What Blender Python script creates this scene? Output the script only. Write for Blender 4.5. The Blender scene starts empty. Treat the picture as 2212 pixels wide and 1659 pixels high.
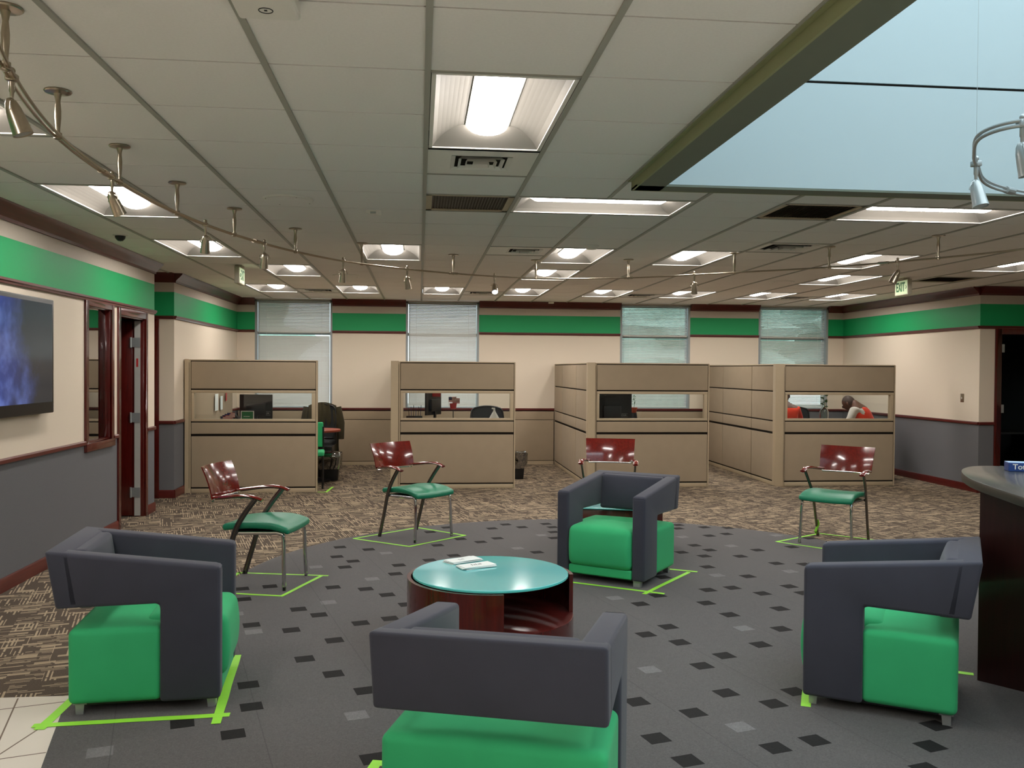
import bpy, bmesh, math, random
from mathutils import Vector, Matrix
random.seed(7)
PI = math.pi
C = bpy.context.scene.collection
S = bpy.context.scene
R_ = math.radians

# ------------------------------------------------------------------ camera, light, exposure
def cam_axes(yaw=.1023, pitch=-.0161, roll=.007):
    cy, sy = math.cos(yaw), math.sin(yaw)
    f = Vector((sy*math.cos(pitch), cy*math.cos(pitch), math.sin(pitch)))
    r = Vector((cy, -sy, 0)); u = r.cross(f)
    r2 = r*math.cos(roll)+u*math.sin(roll); u2 = -r*math.sin(roll)+u*math.cos(roll)
    return r2, u2, f
_r, _u, _f = cam_axes()
cd = bpy.data.cameras.new('camera'); cam = bpy.data.objects.new('camera', cd); C.objects.link(cam)
M4 = Matrix(((_r.x, _u.x, -_f.x, 0), (_r.y, _u.y, -_f.y, 0), (_r.z, _u.z, -_f.z, 1.6), (0, 0, 0, 1)))
cam.matrix_world = M4
cd.sensor_width = 36; cd.lens = 1945/2212*36; cd.clip_start = .05; cd.clip_end = 200
S.camera = cam
S.view_settings.view_transform = 'Standard'; S.view_settings.look = 'None'
S.view_settings.gamma = 1; S.view_settings.use_curve_mapping = False
S.view_settings.exposure = 0.4
TROFFER_E = 24.0      # glow of the fluorescent lenses
SKYLIGHT_E = 2.1      # daylight diffuser at the top of the ceiling well
w = bpy.data.worlds.new('sky'); S.world = w; w.use_nodes = True
nt = w.node_tree; nt.nodes.clear()
wo = nt.nodes.new('ShaderNodeOutputWorld'); wb = nt.nodes.new('ShaderNodeBackground')
wt = nt.nodes.new('ShaderNodeTexSky'); wt.sky_type = 'HOSEK_WILKIE'; wt.turbidity = 8; wt.ground_albedo = .3
wt.sun_direction = (0.2, -0.6, .7)
wm = nt.nodes.new('ShaderNodeMixRGB'); wm.inputs[0].default_value = .75; wm.inputs[2].default_value = (.78, .92, 1, 1)
nt.links.new(wt.outputs[0], wm.inputs[1]); nt.links.new(wm.outputs[0], wb.inputs[0])
wb.inputs[1].default_value = 2.4; nt.links.new(wb.outputs[0], wo.inputs[0])

# ------------------------------------------------------------------ materials
def s2l(c):
    return tuple((x/255/12.92 if x/255 <= .04045 else ((x/255+.055)/1.055)**2.4) for x in c)
class N:
    """tiny node-expression helper"""
    def __init__(s, name):
        s.m = bpy.data.materials.new(name); s.m.use_nodes = True; s.t = s.m.node_tree
        s.b = s.t.nodes['Principled BSDF']; s.L = s.t.links.new
        s.tc = s.t.nodes.new('ShaderNodeTexCoord')
    def n(s, ty, **k):
        x = s.t.nodes.new(ty)
        for a, v in k.items(): setattr(x, a, v)
        return x
    def put(s, sock, v):
        if hasattr(v, 'is_output'): s.L(v, sock)
        else: sock.default_value = v
    def ma(s, op, a, b=0.0, c=0.0):
        x = s.n('ShaderNodeMath', operation=op)
        s.put(x.inputs[0], a); s.put(x.inputs[1], b); s.put(x.inputs[2], c); return x.outputs[0]
    def mix(s, f, a, b):
        x = s.n('ShaderNodeMixRGB')
        s.put(x.inputs[0], f); s.put(x.inputs[1], a if hasattr(a, 'is_output') else (*a, 1)); s.put(x.inputs[2], b if hasattr(b, 'is_output') else (*b, 1)); return x.outputs[0]
    def noise(s, scale, detail=3, vec=None, rough=.5):
        x = s.n('ShaderNodeTexNoise'); x.inputs['Scale'].default_value = scale; x.inputs['Detail'].default_value = detail
        x.inputs['Roughness'].default_value = rough
        s.L(vec if vec is not None else s.tc.outputs['Object'], x.inputs['Vector']); return x.outputs[0]
    def ramp(s, f, a, b):
        x = s.n('ShaderNodeMapRange'); s.put(x.inputs[0], f); x.inputs[1].default_value = a; x.inputs[2].default_value = b; return x.outputs[0]
    def white(s, x, y, k=0.0):
        c = s.n('ShaderNodeCombineXYZ'); s.put(c.inputs[0], x); s.put(c.inputs[1], y); c.inputs[2].default_value = k
        n = s.n('ShaderNodeTexWhiteNoise', noise_dimensions='3D'); s.L(c.outputs[0], n.inputs[0]); return n.outputs[0]
    def bump(s, h, strength=.2, dist=.01):
        x = s.n('ShaderNodeBump'); x.inputs['Strength'].default_value = strength; x.inputs['Distance'].default_value = dist
        s.L(h, x.inputs['Height']); s.L(x.outputs[0], s.b.inputs['Normal'])
    def base(s, v): s.put(s.b.inputs['Base Color'], v if hasattr(v, 'is_output') else (*v, 1))
    def set(s, **k):
        for a, v in k.items(): s.b.inputs[a.replace('_', ' ')].default_value = v
def mat(name, col, rough=.5, metal=0., var=.08, scale=30, bump=0., spec=.5, bscale=None, **k):
    """procedural paint: slight noise variation of the base colour, optional bump"""
    m = N(name); c = s2l(col)
    d = tuple(x*(1-var) for x in c); l = tuple(min(1, x*(1+var)) for x in c)
    m.base(m.mix(m.noise(scale), d, l)); m.set(Roughness=rough, Metallic=metal)
    m.b.inputs['Specular IOR Level'].default_value = spec
    if bump: m.bump(m.noise(bscale or scale*6, 4), bump, .004)
    for a, v in k.items(): m.b.inputs[a.replace('_', ' ')].default_value = v
    return m.m
def emit(name, col, e, lin=False):
    m = N(name); c = col if lin else s2l(col); m.base(tuple(x*.8 for x in c))
    m.b.inputs['Emission Color'].default_value = (*c, 1); m.b.inputs['Emission Strength'].default_value = e
    m.set(Roughness=.6); return m.m

def fabric(name, col, rough=.9, weave=900, var=.12, sheen=.15, bump=.25):
    m = N(name); c = s2l(col)
    n1 = m.noise(weave, 2); n2 = m.noise(6, 3)
    f = m.ma('ADD', m.ma('MULTIPLY', n1, .6), m.ma('MULTIPLY', n2, .4))
    m.base(m.mix(m.ramp(f, .3, .7), tuple(x*(1-var) for x in c), tuple(min(1, x*(1+var)) for x in c)))
    m.set(Roughness=rough); m.b.inputs['Sheen Weight'].default_value = sheen; m.b.inputs['Sheen Roughness'].default_value = .4
    m.b.inputs['Specular IOR Level'].default_value = .25
    m.bump(n1, bump, .002); return m.m
def wood(name, col, rough=.25, coat=.6, axis=0):
    m = N(name); c = s2l(col)
    mp = m.n('ShaderNodeMapping'); m.L(m.tc.outputs['Object'], mp.inputs[0])
    sc = [60, 60, 60]; sc[axis] = 4; mp.inputs['Scale'].default_value = sc
    n = m.noise(1, 4, mp.outputs[0], .6)
    m.base(m.mix(m.ramp(n, .25, .75), tuple(x*.62 for x in c), tuple(min(1, x*1.3) for x in c)))
    m.set(Roughness=rough); m.b.inputs['Coat Weight'].default_value = coat; m.b.inputs['Coat Roughness'].default_value = .08
    return m.m
ROT = R_(15.5)
def rot_uv(m):
    mp = m.n('ShaderNodeMapping'); m.L(m.tc.outputs['Object'], mp.inputs[0]); mp.inputs['Rotation'].default_value = (0, 0, -ROT)
    sp = m.n('ShaderNodeSeparateXYZ'); m.L(mp.outputs[0], sp.inputs[0]); return sp.outputs[0], sp.outputs[1]
def tan_carpet():
    m = N('tan_woven_carpet'); u, v = rot_uv(m)
    fl = lambda x, p: m.ma('FLOOR', m.ma('DIVIDE', x, p))
    fr = lambda x, p: m.ma('FRACT', m.ma('DIVIDE', x, p))
    def lines(a, b, per, run, k):      # thin pale dashes along b, spaced along a
        row = fl(a, per)
        off = m.ma('MULTIPLY', m.white(row, 3.1, k), run)
        bb = m.ma('ADD', b, off); cell = fl(bb, run)
        on = m.ma('GREATER_THAN', m.white(row, cell, k+1), .42)
        wdt = m.ma('MULTIPLY_ADD', m.white(row, cell, k+2), .38, .22)
        thin = m.ma('LESS_THAN', fr(a, per), wdt)
        ends = m.ma('GREATER_THAN', fr(bb, run), .1)
        return m.ma('MULTIPLY', m.ma('MULTIPLY', on, thin), ends)
    A = lines(u, v, .021, .16, 1.0); B = lines(v, u, .021, .13, 11.0)
    patch = m.ma('GREATER_THAN', m.white(fl(u, .14), fl(v, .17), 21.0), .5)
    pat = m.ma('ADD', m.ma('MULTIPLY', patch, A), m.ma('MULTIPLY', m.ma('SUBTRACT', 1.0, patch), B))
    bar = m.ma('MULTIPLY', m.ma('GREATER_THAN', m.white(fl(u, .105), fl(v, .032), 31.0), .9), .8)
    pat = m.ma('MAXIMUM', pat, bar)
    n = m.noise(500, 2); pat = m.ma('MULTIPLY', pat, m.ma('MULTIPLY_ADD', n, .7, .45))
    dark = m.mix(m.ramp(m.noise(220, 3), .3, .7), s2l((66, 57, 49)), s2l((104, 92, 79)))
    m.base(m.mix(pat, dark, s2l((190, 170, 142)))); m.set(Roughness=.95); m.b.inputs['Specular IOR Level'].default_value = .2
    m.bump(n, .5, .004); return m.m
def grey_carpet(name, a, b, sheen=.2):
    m = N(name); u, v = rot_uv(m)
    n = m.noise(420, 3, rough=.7); n2 = m.noise(130, 3)
    f = m.ma('ADD', m.ma('MULTIPLY', n, .7), m.ma('MULTIPLY', n2, .3))
    fr = m.ma('ABSOLUTE', m.ma('SUBTRACT', m.ma('FRACT', m.ma('DIVIDE', m.ma('ADD', u, .19), .61)), .5))
    seam = m.ma('MULTIPLY', m.ma('GREATER_THAN', fr, .4955), .55)
    col = m.mix(m.ramp(f, .36, .66), s2l(a), s2l(b))
    m.base(m.mix(seam, col, (.01, .01, .01))); m.set(Roughness=.85); m.b.inputs['Specular IOR Level'].default_value = .35
    m.b.inputs['Sheen Weight'].default_value = sheen; m.b.inputs['Sheen Roughness'].default_value = .5
    m.bump(n, .6, .005); return m.m
MT = dict(
    cream=mat('cream_wallpaper', (222, 208, 188), .75, var=.03, scale=140, bump=.05),
    green=mat('green_wall_paint', (18, 158, 92), .55, var=.03, scale=40, bump=.03, bscale=300, spec=.4),
    beige=mat('grey_beige_paint', (190, 178, 164), .7, var=.03),
    greywall=mat('grey_carpeted_wainscot', (112, 112, 114), .95, var=.22, scale=260, bump=.5, spec=.1),
    mahog=wood('mahogany_trim', (86, 22, 17), .35, .3, 1),
    mahogx=wood('mahogany_trim_x', (86, 22, 17), .35, .3, 0),
    mahogz=wood('mahogany_veneer', (82, 16, 11), .24, .6, 2),
    chairwood=wood('cherry_plywood', (110, 22, 14), .16, 1.0, 0),
    tile=mat('acoustic_ceiling_tile', (236, 231, 226), .95, var=.05, scale=90, bump=.25, bscale=500, spec=.1),
    tee=mat('ceiling_tee_paint', (160, 158, 148), .5, var=.03),
    dark=mat('dark_void', (38, 34, 30), .95, spec=.05),
    black=mat('black_plastic', (17, 17, 18), .35, var=.1),
    blackmatte=mat('black_fabric_mesh', (24, 26, 27), .9, var=.2, scale=300),
    white=mat('white_enamel', (226, 222, 214), .4, var=.02),
    whitegrey=mat('window_frame_paint', (150, 156, 156), .45, var=.03),
    silverpaint=mat('pale_grey_paint', (176, 174, 168), .5, var=.03),
    paper=mat('printed_paper', (225, 232, 230), .5, var=.03),
    steel=mat('brushed_nickel', (176, 164, 146), .28, 1., var=.12, scale=60),
    chrome=mat('chrome', (205, 205, 205), .12, 1., var=.03),
    silver=mat('silver_paint', (176, 180, 180), .35, .6, var=.03),
    pfab=fabric('tan_panel_fabric', (160, 143, 120), var=.07, weave=1200, sheen=.05),
    pframe=mat('tan_panel_paint', (178, 160, 132), .5, var=.03),
    grey_uph=fabric('slate_upholstery', (64, 65, 76), var=.12, sheen=.18),
    green_uph=fabric('green_upholstery', (58, 178, 116), var=.10, sheen=.1),
    vinyl=mat('green_seat_vinyl', (22, 124, 92), .38, var=.06, scale=40, bump=.08, bscale=90),
    tan=tan_carpet(),
    gcarp=grey_carpet('charcoal_carpet', (34, 32, 31), (98, 94, 93)),
    gdark=grey_carpet('charcoal_carpet_dark_block', (7, 6, 6), (30, 27, 27), 0.),
    glight=grey_carpet('charcoal_carpet_pale_block', (76, 74, 74), (128, 127, 127)),
    wtile=mat('white_floor_tile', (216, 208, 194), .3, var=.03, scale=5),
    grout=mat('tile_grout', (120, 104, 92), .9),
    tape=mat('lime_masking_tape', (150, 226, 62), .6, var=.05),
    sky_frame=mat('dark_olive_frame_paint', (104, 110, 96), .6, var=.04, scale=12),
    sky_side=mat('olive_frame_edge', (146, 148, 108), .6, var=.04, scale=12),
    trof=mat('troffer_reflector', (124, 119, 111), .6, var=.01),
    lens=emit('glowing_lens', (1, .95, .905), TROFFER_E, True),
    panel=emit('skylight_diffuser', (.80, .94, 1.0), SKYLIGHT_E, True),
    grille=mat('dark_return_grille', (84, 72, 62), .6, var=.2),
    wellpaint=mat('pale_blue_well_paint', (176, 190, 194), .8, var=.012, scale=1.2),
    blind=mat('aluminium_blind_slat', (214, 214, 208), .45, var=.02, Transmission_Weight=0.0),
    counter=mat('grey_laminate_counter', (70, 72, 72), .2, var=.05, scale=60),
    edge=mat('counter_edge_band', (46, 44, 39), .35, var=.05),
    desk=mat('tan_laminate', (176, 152, 122), .4, var=.03),
    redtop=mat('red_brown_laminate', (140, 62, 44), .35, var=.06),
    orange=fabric('orange_red_knit', (214, 62, 36), var=.08),
    skin=mat('brown_skin', (92, 58, 42), .5, var=.06, Subsurface_Weight=.05),
    hair=mat('dark_hair', (22, 17, 15), .7, var=.2),
    whitecloth=fabric('white_cotton', (216, 212, 204), var=.04),
    pants=fabric('dark_trouser_cloth', (38, 40, 48), var=.1),
    leaf=mat('plant_leaf', (52, 92, 40), .5, var=.3, scale=60),
    terracotta=mat('terracotta', (182, 78, 48), .7, var=.06),
    olive=fabric('olive_jacket_cloth', (56, 50, 32), var=.2),
    red=mat('red_print', (170, 32, 34), .5), blue=mat('navy_print', (34, 44, 92), .5),
    signgreen=mat('sign_green', (30, 110, 56), .4), signface=emit('exit_sign_face', (196, 214, 170), .35),
    signbody=mat('exit_sign_housing', (176, 168, 148), .5),
    foliage=mat('outdoor_foliage', (158, 184, 170), .8, var=.45, scale=9),
    asphalt=mat('outdoor_ground', (120, 122, 112), .9),
)
def glass(name, col=(1, 1, 1), rough=0., ior=1.45, tint=1.):
    m = N(name); m.base(col); m.set(Roughness=rough, IOR=ior); m.b.inputs['Transmission Weight'].default_value = 1; return m.m
def thin_glass(name, tr=.9, col=(.95, .97, .96)):
    m = N(name); t = m.t; out = t.nodes['Material Output']
    tb = m.n('ShaderNodeBsdfTransparent'); tb.inputs[0].default_value = (*col, 1)
    gl = m.n('ShaderNodeBsdfGlossy'); gl.inputs['Roughness'].default_value = .02
    fr = m.n('ShaderNodeFresnel'); fr.inputs[0].default_value = 1.5
    k = m.ma('MULTIPLY_ADD', fr.outputs[0], .9, 1-tr-.04)
    mx = m.n('ShaderNodeMixShader'); m.L(k, mx.inputs[0]); m.L(tb.outputs[0], mx.inputs[1]); m.L(gl.outputs[0], mx.inputs[2])
    m.L(mx.outputs[0], out.inputs[0]); return m.m
MT['glass'] = thin_glass('clear_pane', .95)
MT['darkglass'] = thin_glass('dim_office_pane', .5, (.10, .12, .12))
MT['bag'] = thin_glass('clear_bin_liner', .62, (.8, .82, .82))
def frosted():
    m = N('frosted_teal_glass'); m.base(s2l((122, 214, 216))); m.set(Roughness=.1)
    m.b.inputs['Coat Weight'].default_value = 1.0; m.b.inputs['Coat Roughness'].default_value = .03
    m.b.inputs['Specular IOR Level'].default_value = .8; m.b.inputs['Subsurface Weight'].default_value = .0; return m.m
MT['teal'] = frosted()
MT['tealedge'] = mat('teal_glass_edge', (96, 214, 206), .1, var=.02)
def tv_mat():
    m = N('tv_picture'); sp = m.n('ShaderNodeSeparateXYZ'); m.L(m.tc.outputs['Object'], sp.inputs[0])
    n = m.noise(2.2, 6, rough=.65); g = m.ma('ADD', m.ma('MULTIPLY', sp.outputs[1], -1.35), m.ma('MULTIPLY_ADD', n, 1.5, -.6))
    g = m.ramp(g, -.35, .75)
    c = m.mix(g, (.012, .016, .02), (.02, .045, .24)); c = m.mix(m.ma('MULTIPLY', g, m.ramp(m.noise(5, 5), .45, .7)), c, (.14, .2, .5))
    m.base((.01, .01, .012)); m.L(c, m.b.inputs['Emission Color']); m.b.inputs['Emission Strength'].default_value = 1.0
    m.set(Roughness=.12); return m.m
MT['tv'] = tv_mat()

# ------------------------------------------------------------------ mesh builder
class MB:
    def __init__(s): s.v = []; s.f = []; s.mi = []; s.cur = 0
    def add(s, vs, fs, m=None):
        o = len(s.v); s.v += [tuple(v) for v in vs]; s.f += [tuple(i+o for i in f) for f in fs]; s.mi += [s.cur if m is None else m]*len(fs); return s
    def box(s, x0, x1, y0, y1, z0, z1, m=None):
        return s.add([(x, y, z) for z in (z0, z1) for y in (y0, y1) for x in (x0, x1)],
                     [(0, 2, 3, 1), (4, 5, 7, 6), (0, 1, 5, 4), (2, 6, 7, 3), (0, 4, 6, 2), (1, 3, 7, 5)], m)
    def quad(s, a, b, c, d, m=None): return s.add([a, b, c, d], [(0, 1, 2, 3)], m)
    def prism(s, poly, z0, z1, m=None, tf=None):
        n = len(poly); vs = [(x, y, z0) for x, y in poly]+[(x, y, z1) for x, y in poly]
        if tf: vs = [tf(*v) for v in vs]
        return s.add(vs, [tuple(range(n-1, -1, -1)), tuple(range(n, 2*n))]+[(i, (i+1) % n, n+(i+1) % n, n+i) for i in range(n)], m)
    def tube(s, pts, r, n=10, m=None, cap=True, ry=None, closed=False):
        P = [Vector(p) for p in pts]; k = len(P); rings = []; up = None
        for i, p in enumerate(P):
            a = P[(i-1) % k] if (i > 0 or closed) else p; b = P[(i+1) % k] if (i < k-1 or closed) else p
            t = (b-a).normalized()
            if up is None:
                up = Vector((0, 0, 1)) if abs(t.z) < .9 else Vector((1, 0, 0))
            sd = t.cross(up).normalized(); up = sd.cross(t).normalized()
            rr = r[i] if isinstance(r, (list, tuple)) else r; r2 = rr if ry is None else (ry[i] if isinstance(ry, (list, tuple)) else ry)
            rings.append([p+sd*math.cos(2*PI*j/n)*rr+up*math.sin(2*PI*j/n)*r2 for j in range(n)])
        vs = [v for q in rings for v in q]; fs = []
        for i in range(k if closed else k-1):
            i2 = (i+1) % k
            fs += [(i*n+j, i*n+(j+1) % n, i2*n+(j+1) % n, i2*n+j) for j in range(n)]
        if cap and not closed: fs += [tuple(range(n-1, -1, -1)), tuple((k-1)*n+j for j in range(n))]
        return s.add(vs, fs, m)
    def lathe(s, prof, n=24, c=(0, 0, 0), m=None, a0=0., a1=2*PI, tf=None):
        full = abs(a1-a0-2*PI) < 1e-6; k = n if full else n+1
        vs = []
        for r, z in prof:
            for j in range(k):
                a = a0+(a1-a0)*j/n; v = Vector((r*math.cos(a), r*math.sin(a), z))
                vs.append(tuple((tf @ v if tf else v)+Vector(c)))
        fs = []
        for i in range(len(prof)-1):
            for j in range(n):
                j2 = (j+1) % k if full else j+1
                fs.append((i*k+j, i*k+j2, (i+1)*k+j2, (i+1)*k+j))
        if full:
            if prof[0][0] > 1e-5: fs.append(tuple(range(k-1, -1, -1)))
            if prof[-1][0] > 1e-5: fs.append(tuple((len(prof)-1)*k+j for j in range(k)))
        return s.add(vs, fs, m)
    def rbox(s, x0, x1, y0, y1, z0, z1, r, crown=0., n=6, m=None, fn=None):
        """rounded box with optional crowned top"""
        def cs(a, b):
            L = b-a; rr = min(r, L*.49); t = [0, .15, .4, .7, 1]
            return [a+rr*q for q in t]+[a+rr+(L-2*rr)*i/n for i in range(1, n)]+[b-rr*q for q in reversed(t)]
        X, Y, Z = cs(x0, x1), cs(y0, y1), cs(z0, z1); idx = {}; vs = []
        lo = Vector((x0+r, y0+r, z0+r)); hi = Vector((x1-r, y1-r, z1-r))
        for k in range(3):
            if hi[k] < lo[k]: lo[k] = hi[k] = (lo[k]+hi[k])/2
        def vid(i, j, k):
            key = (i, j, k)
            if key not in idx:
                p = Vector((X[i], Y[j], Z[k])); q = Vector((min(max(p[a], lo[a]), hi[a]) for a in range(3)))
                d = p-q
                if d.length > 1e-9: p = q+d.normalized()*r
                if crown:
                    uu = 2*(p.x-x0)/(x1-x0)-1; vv = 2*(p.y-y0)/(y1-y0)-1; h = (p.z-z0)/(z1-z0)
                    p.z += crown*max(0, 1-uu*uu)*max(0, 1-vv*vv)*max(0, h)
                if fn: p = Vector(fn(p))
                idx[key] = len(vs); vs.append(tuple(p))
            return idx[key]
        nx, ny, nz = len(X)-1, len(Y)-1, len(Z)-1; fs = []
        for i in range(nx):
            for j in range(ny):
                fs.append((vid(i, j, 0), vid(i, j+1, 0), vid(i+1, j+1, 0), vid(i+1, j, 0)))
                fs.append((vid(i, j, nz), vid(i+1, j, nz), vid(i+1, j+1, nz), vid(i, j+1, nz)))
        for i in range(nx):
            for k in range(nz):
                fs.append((vid(i, 0, k), vid(i+1, 0, k), vid(i+1, 0, k+1), vid(i, 0, k+1)))
                fs.append((vid(i, ny, k), vid(i, ny, k+1), vid(i+1, ny, k+1), vid(i+1, ny, k)))
        for j in range(ny):
            for k in range(nz):
                fs.append((vid(0, j, k), vid(0, j, k+1), vid(0, j+1, k+1), vid(0, j+1, k)))
                fs.append((vid(nx, j, k), vid(nx, j+1, k), vid(nx, j+1, k+1), vid(nx, j, k+1)))
        return s.add(vs, fs, m)
    def xf(s, mtx, start=0):
        for i in range(start, len(s.v)): s.v[i] = tuple(mtx @ Vector(s.v[i]))
        return s
    def build(s, name, mats, parent=None, smooth=35, bevel=0, seg=2, subsurf=0):
        me = bpy.data.meshes.new(name); me.from_pydata(s.v, [], s.f)
        if not isinstance(mats, (list, tuple)): mats = [mats]
        for m in mats: me.materials.append(MT[m] if isinstance(m, str) else m)
        me.polygons.foreach_set('material_index', s.mi); me.update()
        if bevel:
            bm = bmesh.new(); bm.from_mesh(me); bmesh.ops.remove_doubles(bm, verts=bm.verts, dist=1e-6)
            ed = [e for e in bm.edges if len(e.link_faces) == 2 and e.calc_face_angle(0) > .5]
            bmesh.ops.bevel(bm, geom=ed, offset=bevel, segments=seg, profile=.5, affect='EDGES'); bm.to_mesh(me); bm.free()
        if smooth:
            me.shade_smooth(); me.set_sharp_from_angle(angle=R_(smooth))
        o = bpy.data.objects.new(name, me); C.objects.link(o)
        if parent: o.parent = parent
        if subsurf:
            mo = o.modifiers.new('s', 'SUBSURF'); mo.levels = mo.render_levels = subsurf
        return o
def tag(o, label=None, cat=None, group=None, kind=None):
    if label: o['label'] = label
    if cat: o['category'] = cat
    if group: o['group'] = group
    if kind: o['kind'] = kind
    return o
def thing(name, label, cat, loc=(0, 0, 0), rz=0, group=None):
    o = bpy.data.objects.new(name, None); C.objects.link(o); o.location = loc; o.rotation_euler = (0, 0, rz); o.empty_display_size = .1
    return tag(o, label, cat, group)
def struct(name, mb, mats, parent=None, **k):
    o = mb.build(name, mats, parent, **k)
    if not parent: o['kind'] = 'structure'
    return o
def dup(root, loc, rz=0, label=None, group=None):
    r = root.copy(); C.objects.link(r); r.location = loc; r.rotation_euler = (0, 0, rz)
    if label: r['label'] = label
    if group: r['group'] = group
    for ch in list(root.children):
        c = ch.copy(); C.objects.link(c); c.parent = r
        for g in ch.children:
            d = g.copy(); C.objects.link(d); d.parent = c
    return r
def textmesh(name, txt, size, mat_, parent, mtx, extrude=.001, bold=0.0, sx=1.0):
    cu = bpy.data.curves.new('t', 'FONT'); cu.body = txt; cu.size = size; cu.extrude = extrude; cu.align_x = 'CENTER'; cu.align_y = 'CENTER'; cu.offset = bold
    o = bpy.data.objects.new('t', cu); C.objects.link(o); bpy.context.view_layer.update()
    me = bpy.data.meshes.new_from_object(o.evaluated_get(bpy.context.evaluated_depsgraph_get()))
    bpy.data.objects.remove(o); me.transform(mtx @ Matrix.Diagonal((sx, 1, 1, 1))); me.materials.clear(); me.materials.append(MT[mat_])
    me.name = name; q = bpy.data.objects.new(name, me); C.objects.link(q); q.parent = parent; return q
def frame3(o, x, y, z=None):
    x = Vector(x).normalized(); y = Vector(y).normalized(); z = x.cross(y); o = Vector(o)
    return Matrix(((x.x, y.x, z.x, o.x), (x.y, y.y, z.y, o.y), (x.z, y.z, z.z, o.z), (0, 0, 0, 1)))

# ------------------------------------------------------------------ room shell
CE = 2.745; GX, GY, T = .0253, 3.488, .6096
BY = 15.15; LX = -2.93; LX2 = -2.98; RX = 7.40; RY = 11.27; FY = -4.0; RXX = 9.6; AX = -4.3; AY0, AY1 = 10.35, 11.35
gx = lambda i: GX+T*i
gy = lambda j: GY+T*j
struct('floor', MB().box(AX-3, RXX+1.2, FY-.3, BY+.3, -.08, 0), 'tan')
# charcoal carpet field with its darker and paler blocks
DARK=[[-0.7,8.13],[-0.44,8.01],[-0.69,7.72],[-0.54,7.53],[-0.59,7.31],[-0.16,7.35],[-0.18,7.04],[-0.62,6.64],[-0.38,6.57],[-0.22,6.39],[-0.08,6.12],[-1.27,6.64],[-1.08,6.7],[-1.2,6.34],[-0.79,6.05],[-0.64,5.9],[-0.36,5.69],[-0.18,5.78],[-1.03,5.7],[-0.77,5.57],[-0.49,5.34],[-0.62,5.01],[-0.44,4.75],[-0.26,4.49],[-0.85,4.62],[-0.78,4.32],[-0.8,4.0],[-0.18,3.7],[-1.05,4.14],[2.67,9.07],[2.61,8.87],[2.9,8.92],[3.13,8.87],[3.0,8.54],[2.8,8.46],[2.51,8.0],[2.58,7.78],[2.3,7.7],[2.45,7.53],[3.01,7.75],[2.76,7.5],[2.96,7.2],[3.18,7.15],[3.72,8.27],[3.38,7.87],[2.34,7.11],[2.55,6.76],[1.88,6.78],[1.69,6.23],[2.1,6.36],[2.3,6.41],[2.74,6.42],[2.46,6.23],[2.76,6.22],[1.51,6.01],[1.97,6.0],[2.42,5.82],[2.03,5.7],[2.24,5.36],[1.55,5.46],[1.37,5.31],[1.53,5.14],[1.99,5.06],[1.71,4.88],[1.53,4.72],[1.52,4.31],[1.05,4.23],[1.7,4.15],[1.87,4.3],[1.28,4.07],[1.03,3.8],[1.51,3.66],[1.71,3.72],[1.1,3.57],[2.18,3.62],[2.33,3.83],[2.04,3.41],[0.89,9.21],[0.73,8.99],[1.04,9.04],[1.31,9.22],[1.35,9.02],[1.32,8.75],[1.28,8.44],[0.74,8.46],[0.57,8.29],[0.39,8.45],[0.17,8.16],[0.3,7.7],[0.09,7.53],[1.03,7.79],[0.28,9.07],[0.11,8.83]]
LIGHT=[[-0.28,7.84],[-0.82,7.33],[-0.35,6.88],[-0.61,6.21],[-0.99,5.55],[-1.18,5.96],[-0.28,4.17],[-1.31,3.86],[2.52,8.41],[2.84,7.95],[2.32,6.81],[2.95,6.9],[3.46,8.43],[2.01,5.39],[1.37,6.18],[1.23,4.68],[1.44,3.89],[1.18,8.59],[0.88,7.97]]
cc, cr = (1.414, 6.698), 2.81
mb = MB(); arc = [(cc[0]+cr*math.cos(R_(a)), cc[1]+cr*math.sin(R_(a))) for a in range(-12, 178, 4)]
poly = arc+[(-1.46, 6.2), (-1.6, 5.2), (-1.66, 4.54), (-1.655, 4.40), (-1.57, 4.05), (-1.49, 3.73), (-1.3, 3.1), (-1.05, 2.4), (4.6, 2.4), (4.6, 3), (4.4, 5.2)]
mb.prism(poly, 0, .003, 0)
ca, sa = math.cos(ROT), math.sin(ROT)
for lst, mi in ((DARK, 1), (LIGHT, 2)):
    for x, y in lst:
        h = .0505; pts = [(x+(a*ca-b*sa)*h, y+(a*sa+b*ca)*h) for a, b in ((-1, -1), (1, -1), (1, 1), (-1, 1))]
        mb.prism(pts, .003, .0036, mi)
tag(struct('floor_carpet', mb, ['gcarp', 'gdark', 'glight'], smooth=0))
mb = MB(); mb.prism([(AX+1.4, 4.54), (-1.66, 4.54), (-1.655, 4.40), (-1.57, 4.05), (-1.49, 3.73), (-1.3, 3.1), (-1.05, 2.4), (RXX, 2.4), (RXX, FY), (AX+1.4, FY)][::-1], 0, .002, 0)  # tile under and behind the viewer is unseen, added to bounce light upward
def strip(mb, a, b, wd, z0, z1, m=0):
    a, b = Vector(a), Vector(b); d = (b-a).normalized(); n = Vector((-d.y, d.x))*wd/2
    mb.prism([tuple(a-n), tuple(b-n), tuple(b+n), tuple(a+n)], z0, z1, m)
for a, b in (((-1.913, 4.524), (-1.70, 3.74)), ((-2.9, 4.09), (-1.67, 4.462)), ((-1.713, 3.86), (-1.655, 4.166)), ((-2.9, 3.45), (-1.53, 3.877)), ((-1.70, 3.74), (-1.5, 3.0)), ((-2.9, 2.8), (-1.3, 3.26))):
    strip(mb, a, b, .007, .002, .0024, 1)
struct('floor_tile', mb, ['wtile', 'grout'], smooth=0)

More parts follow.
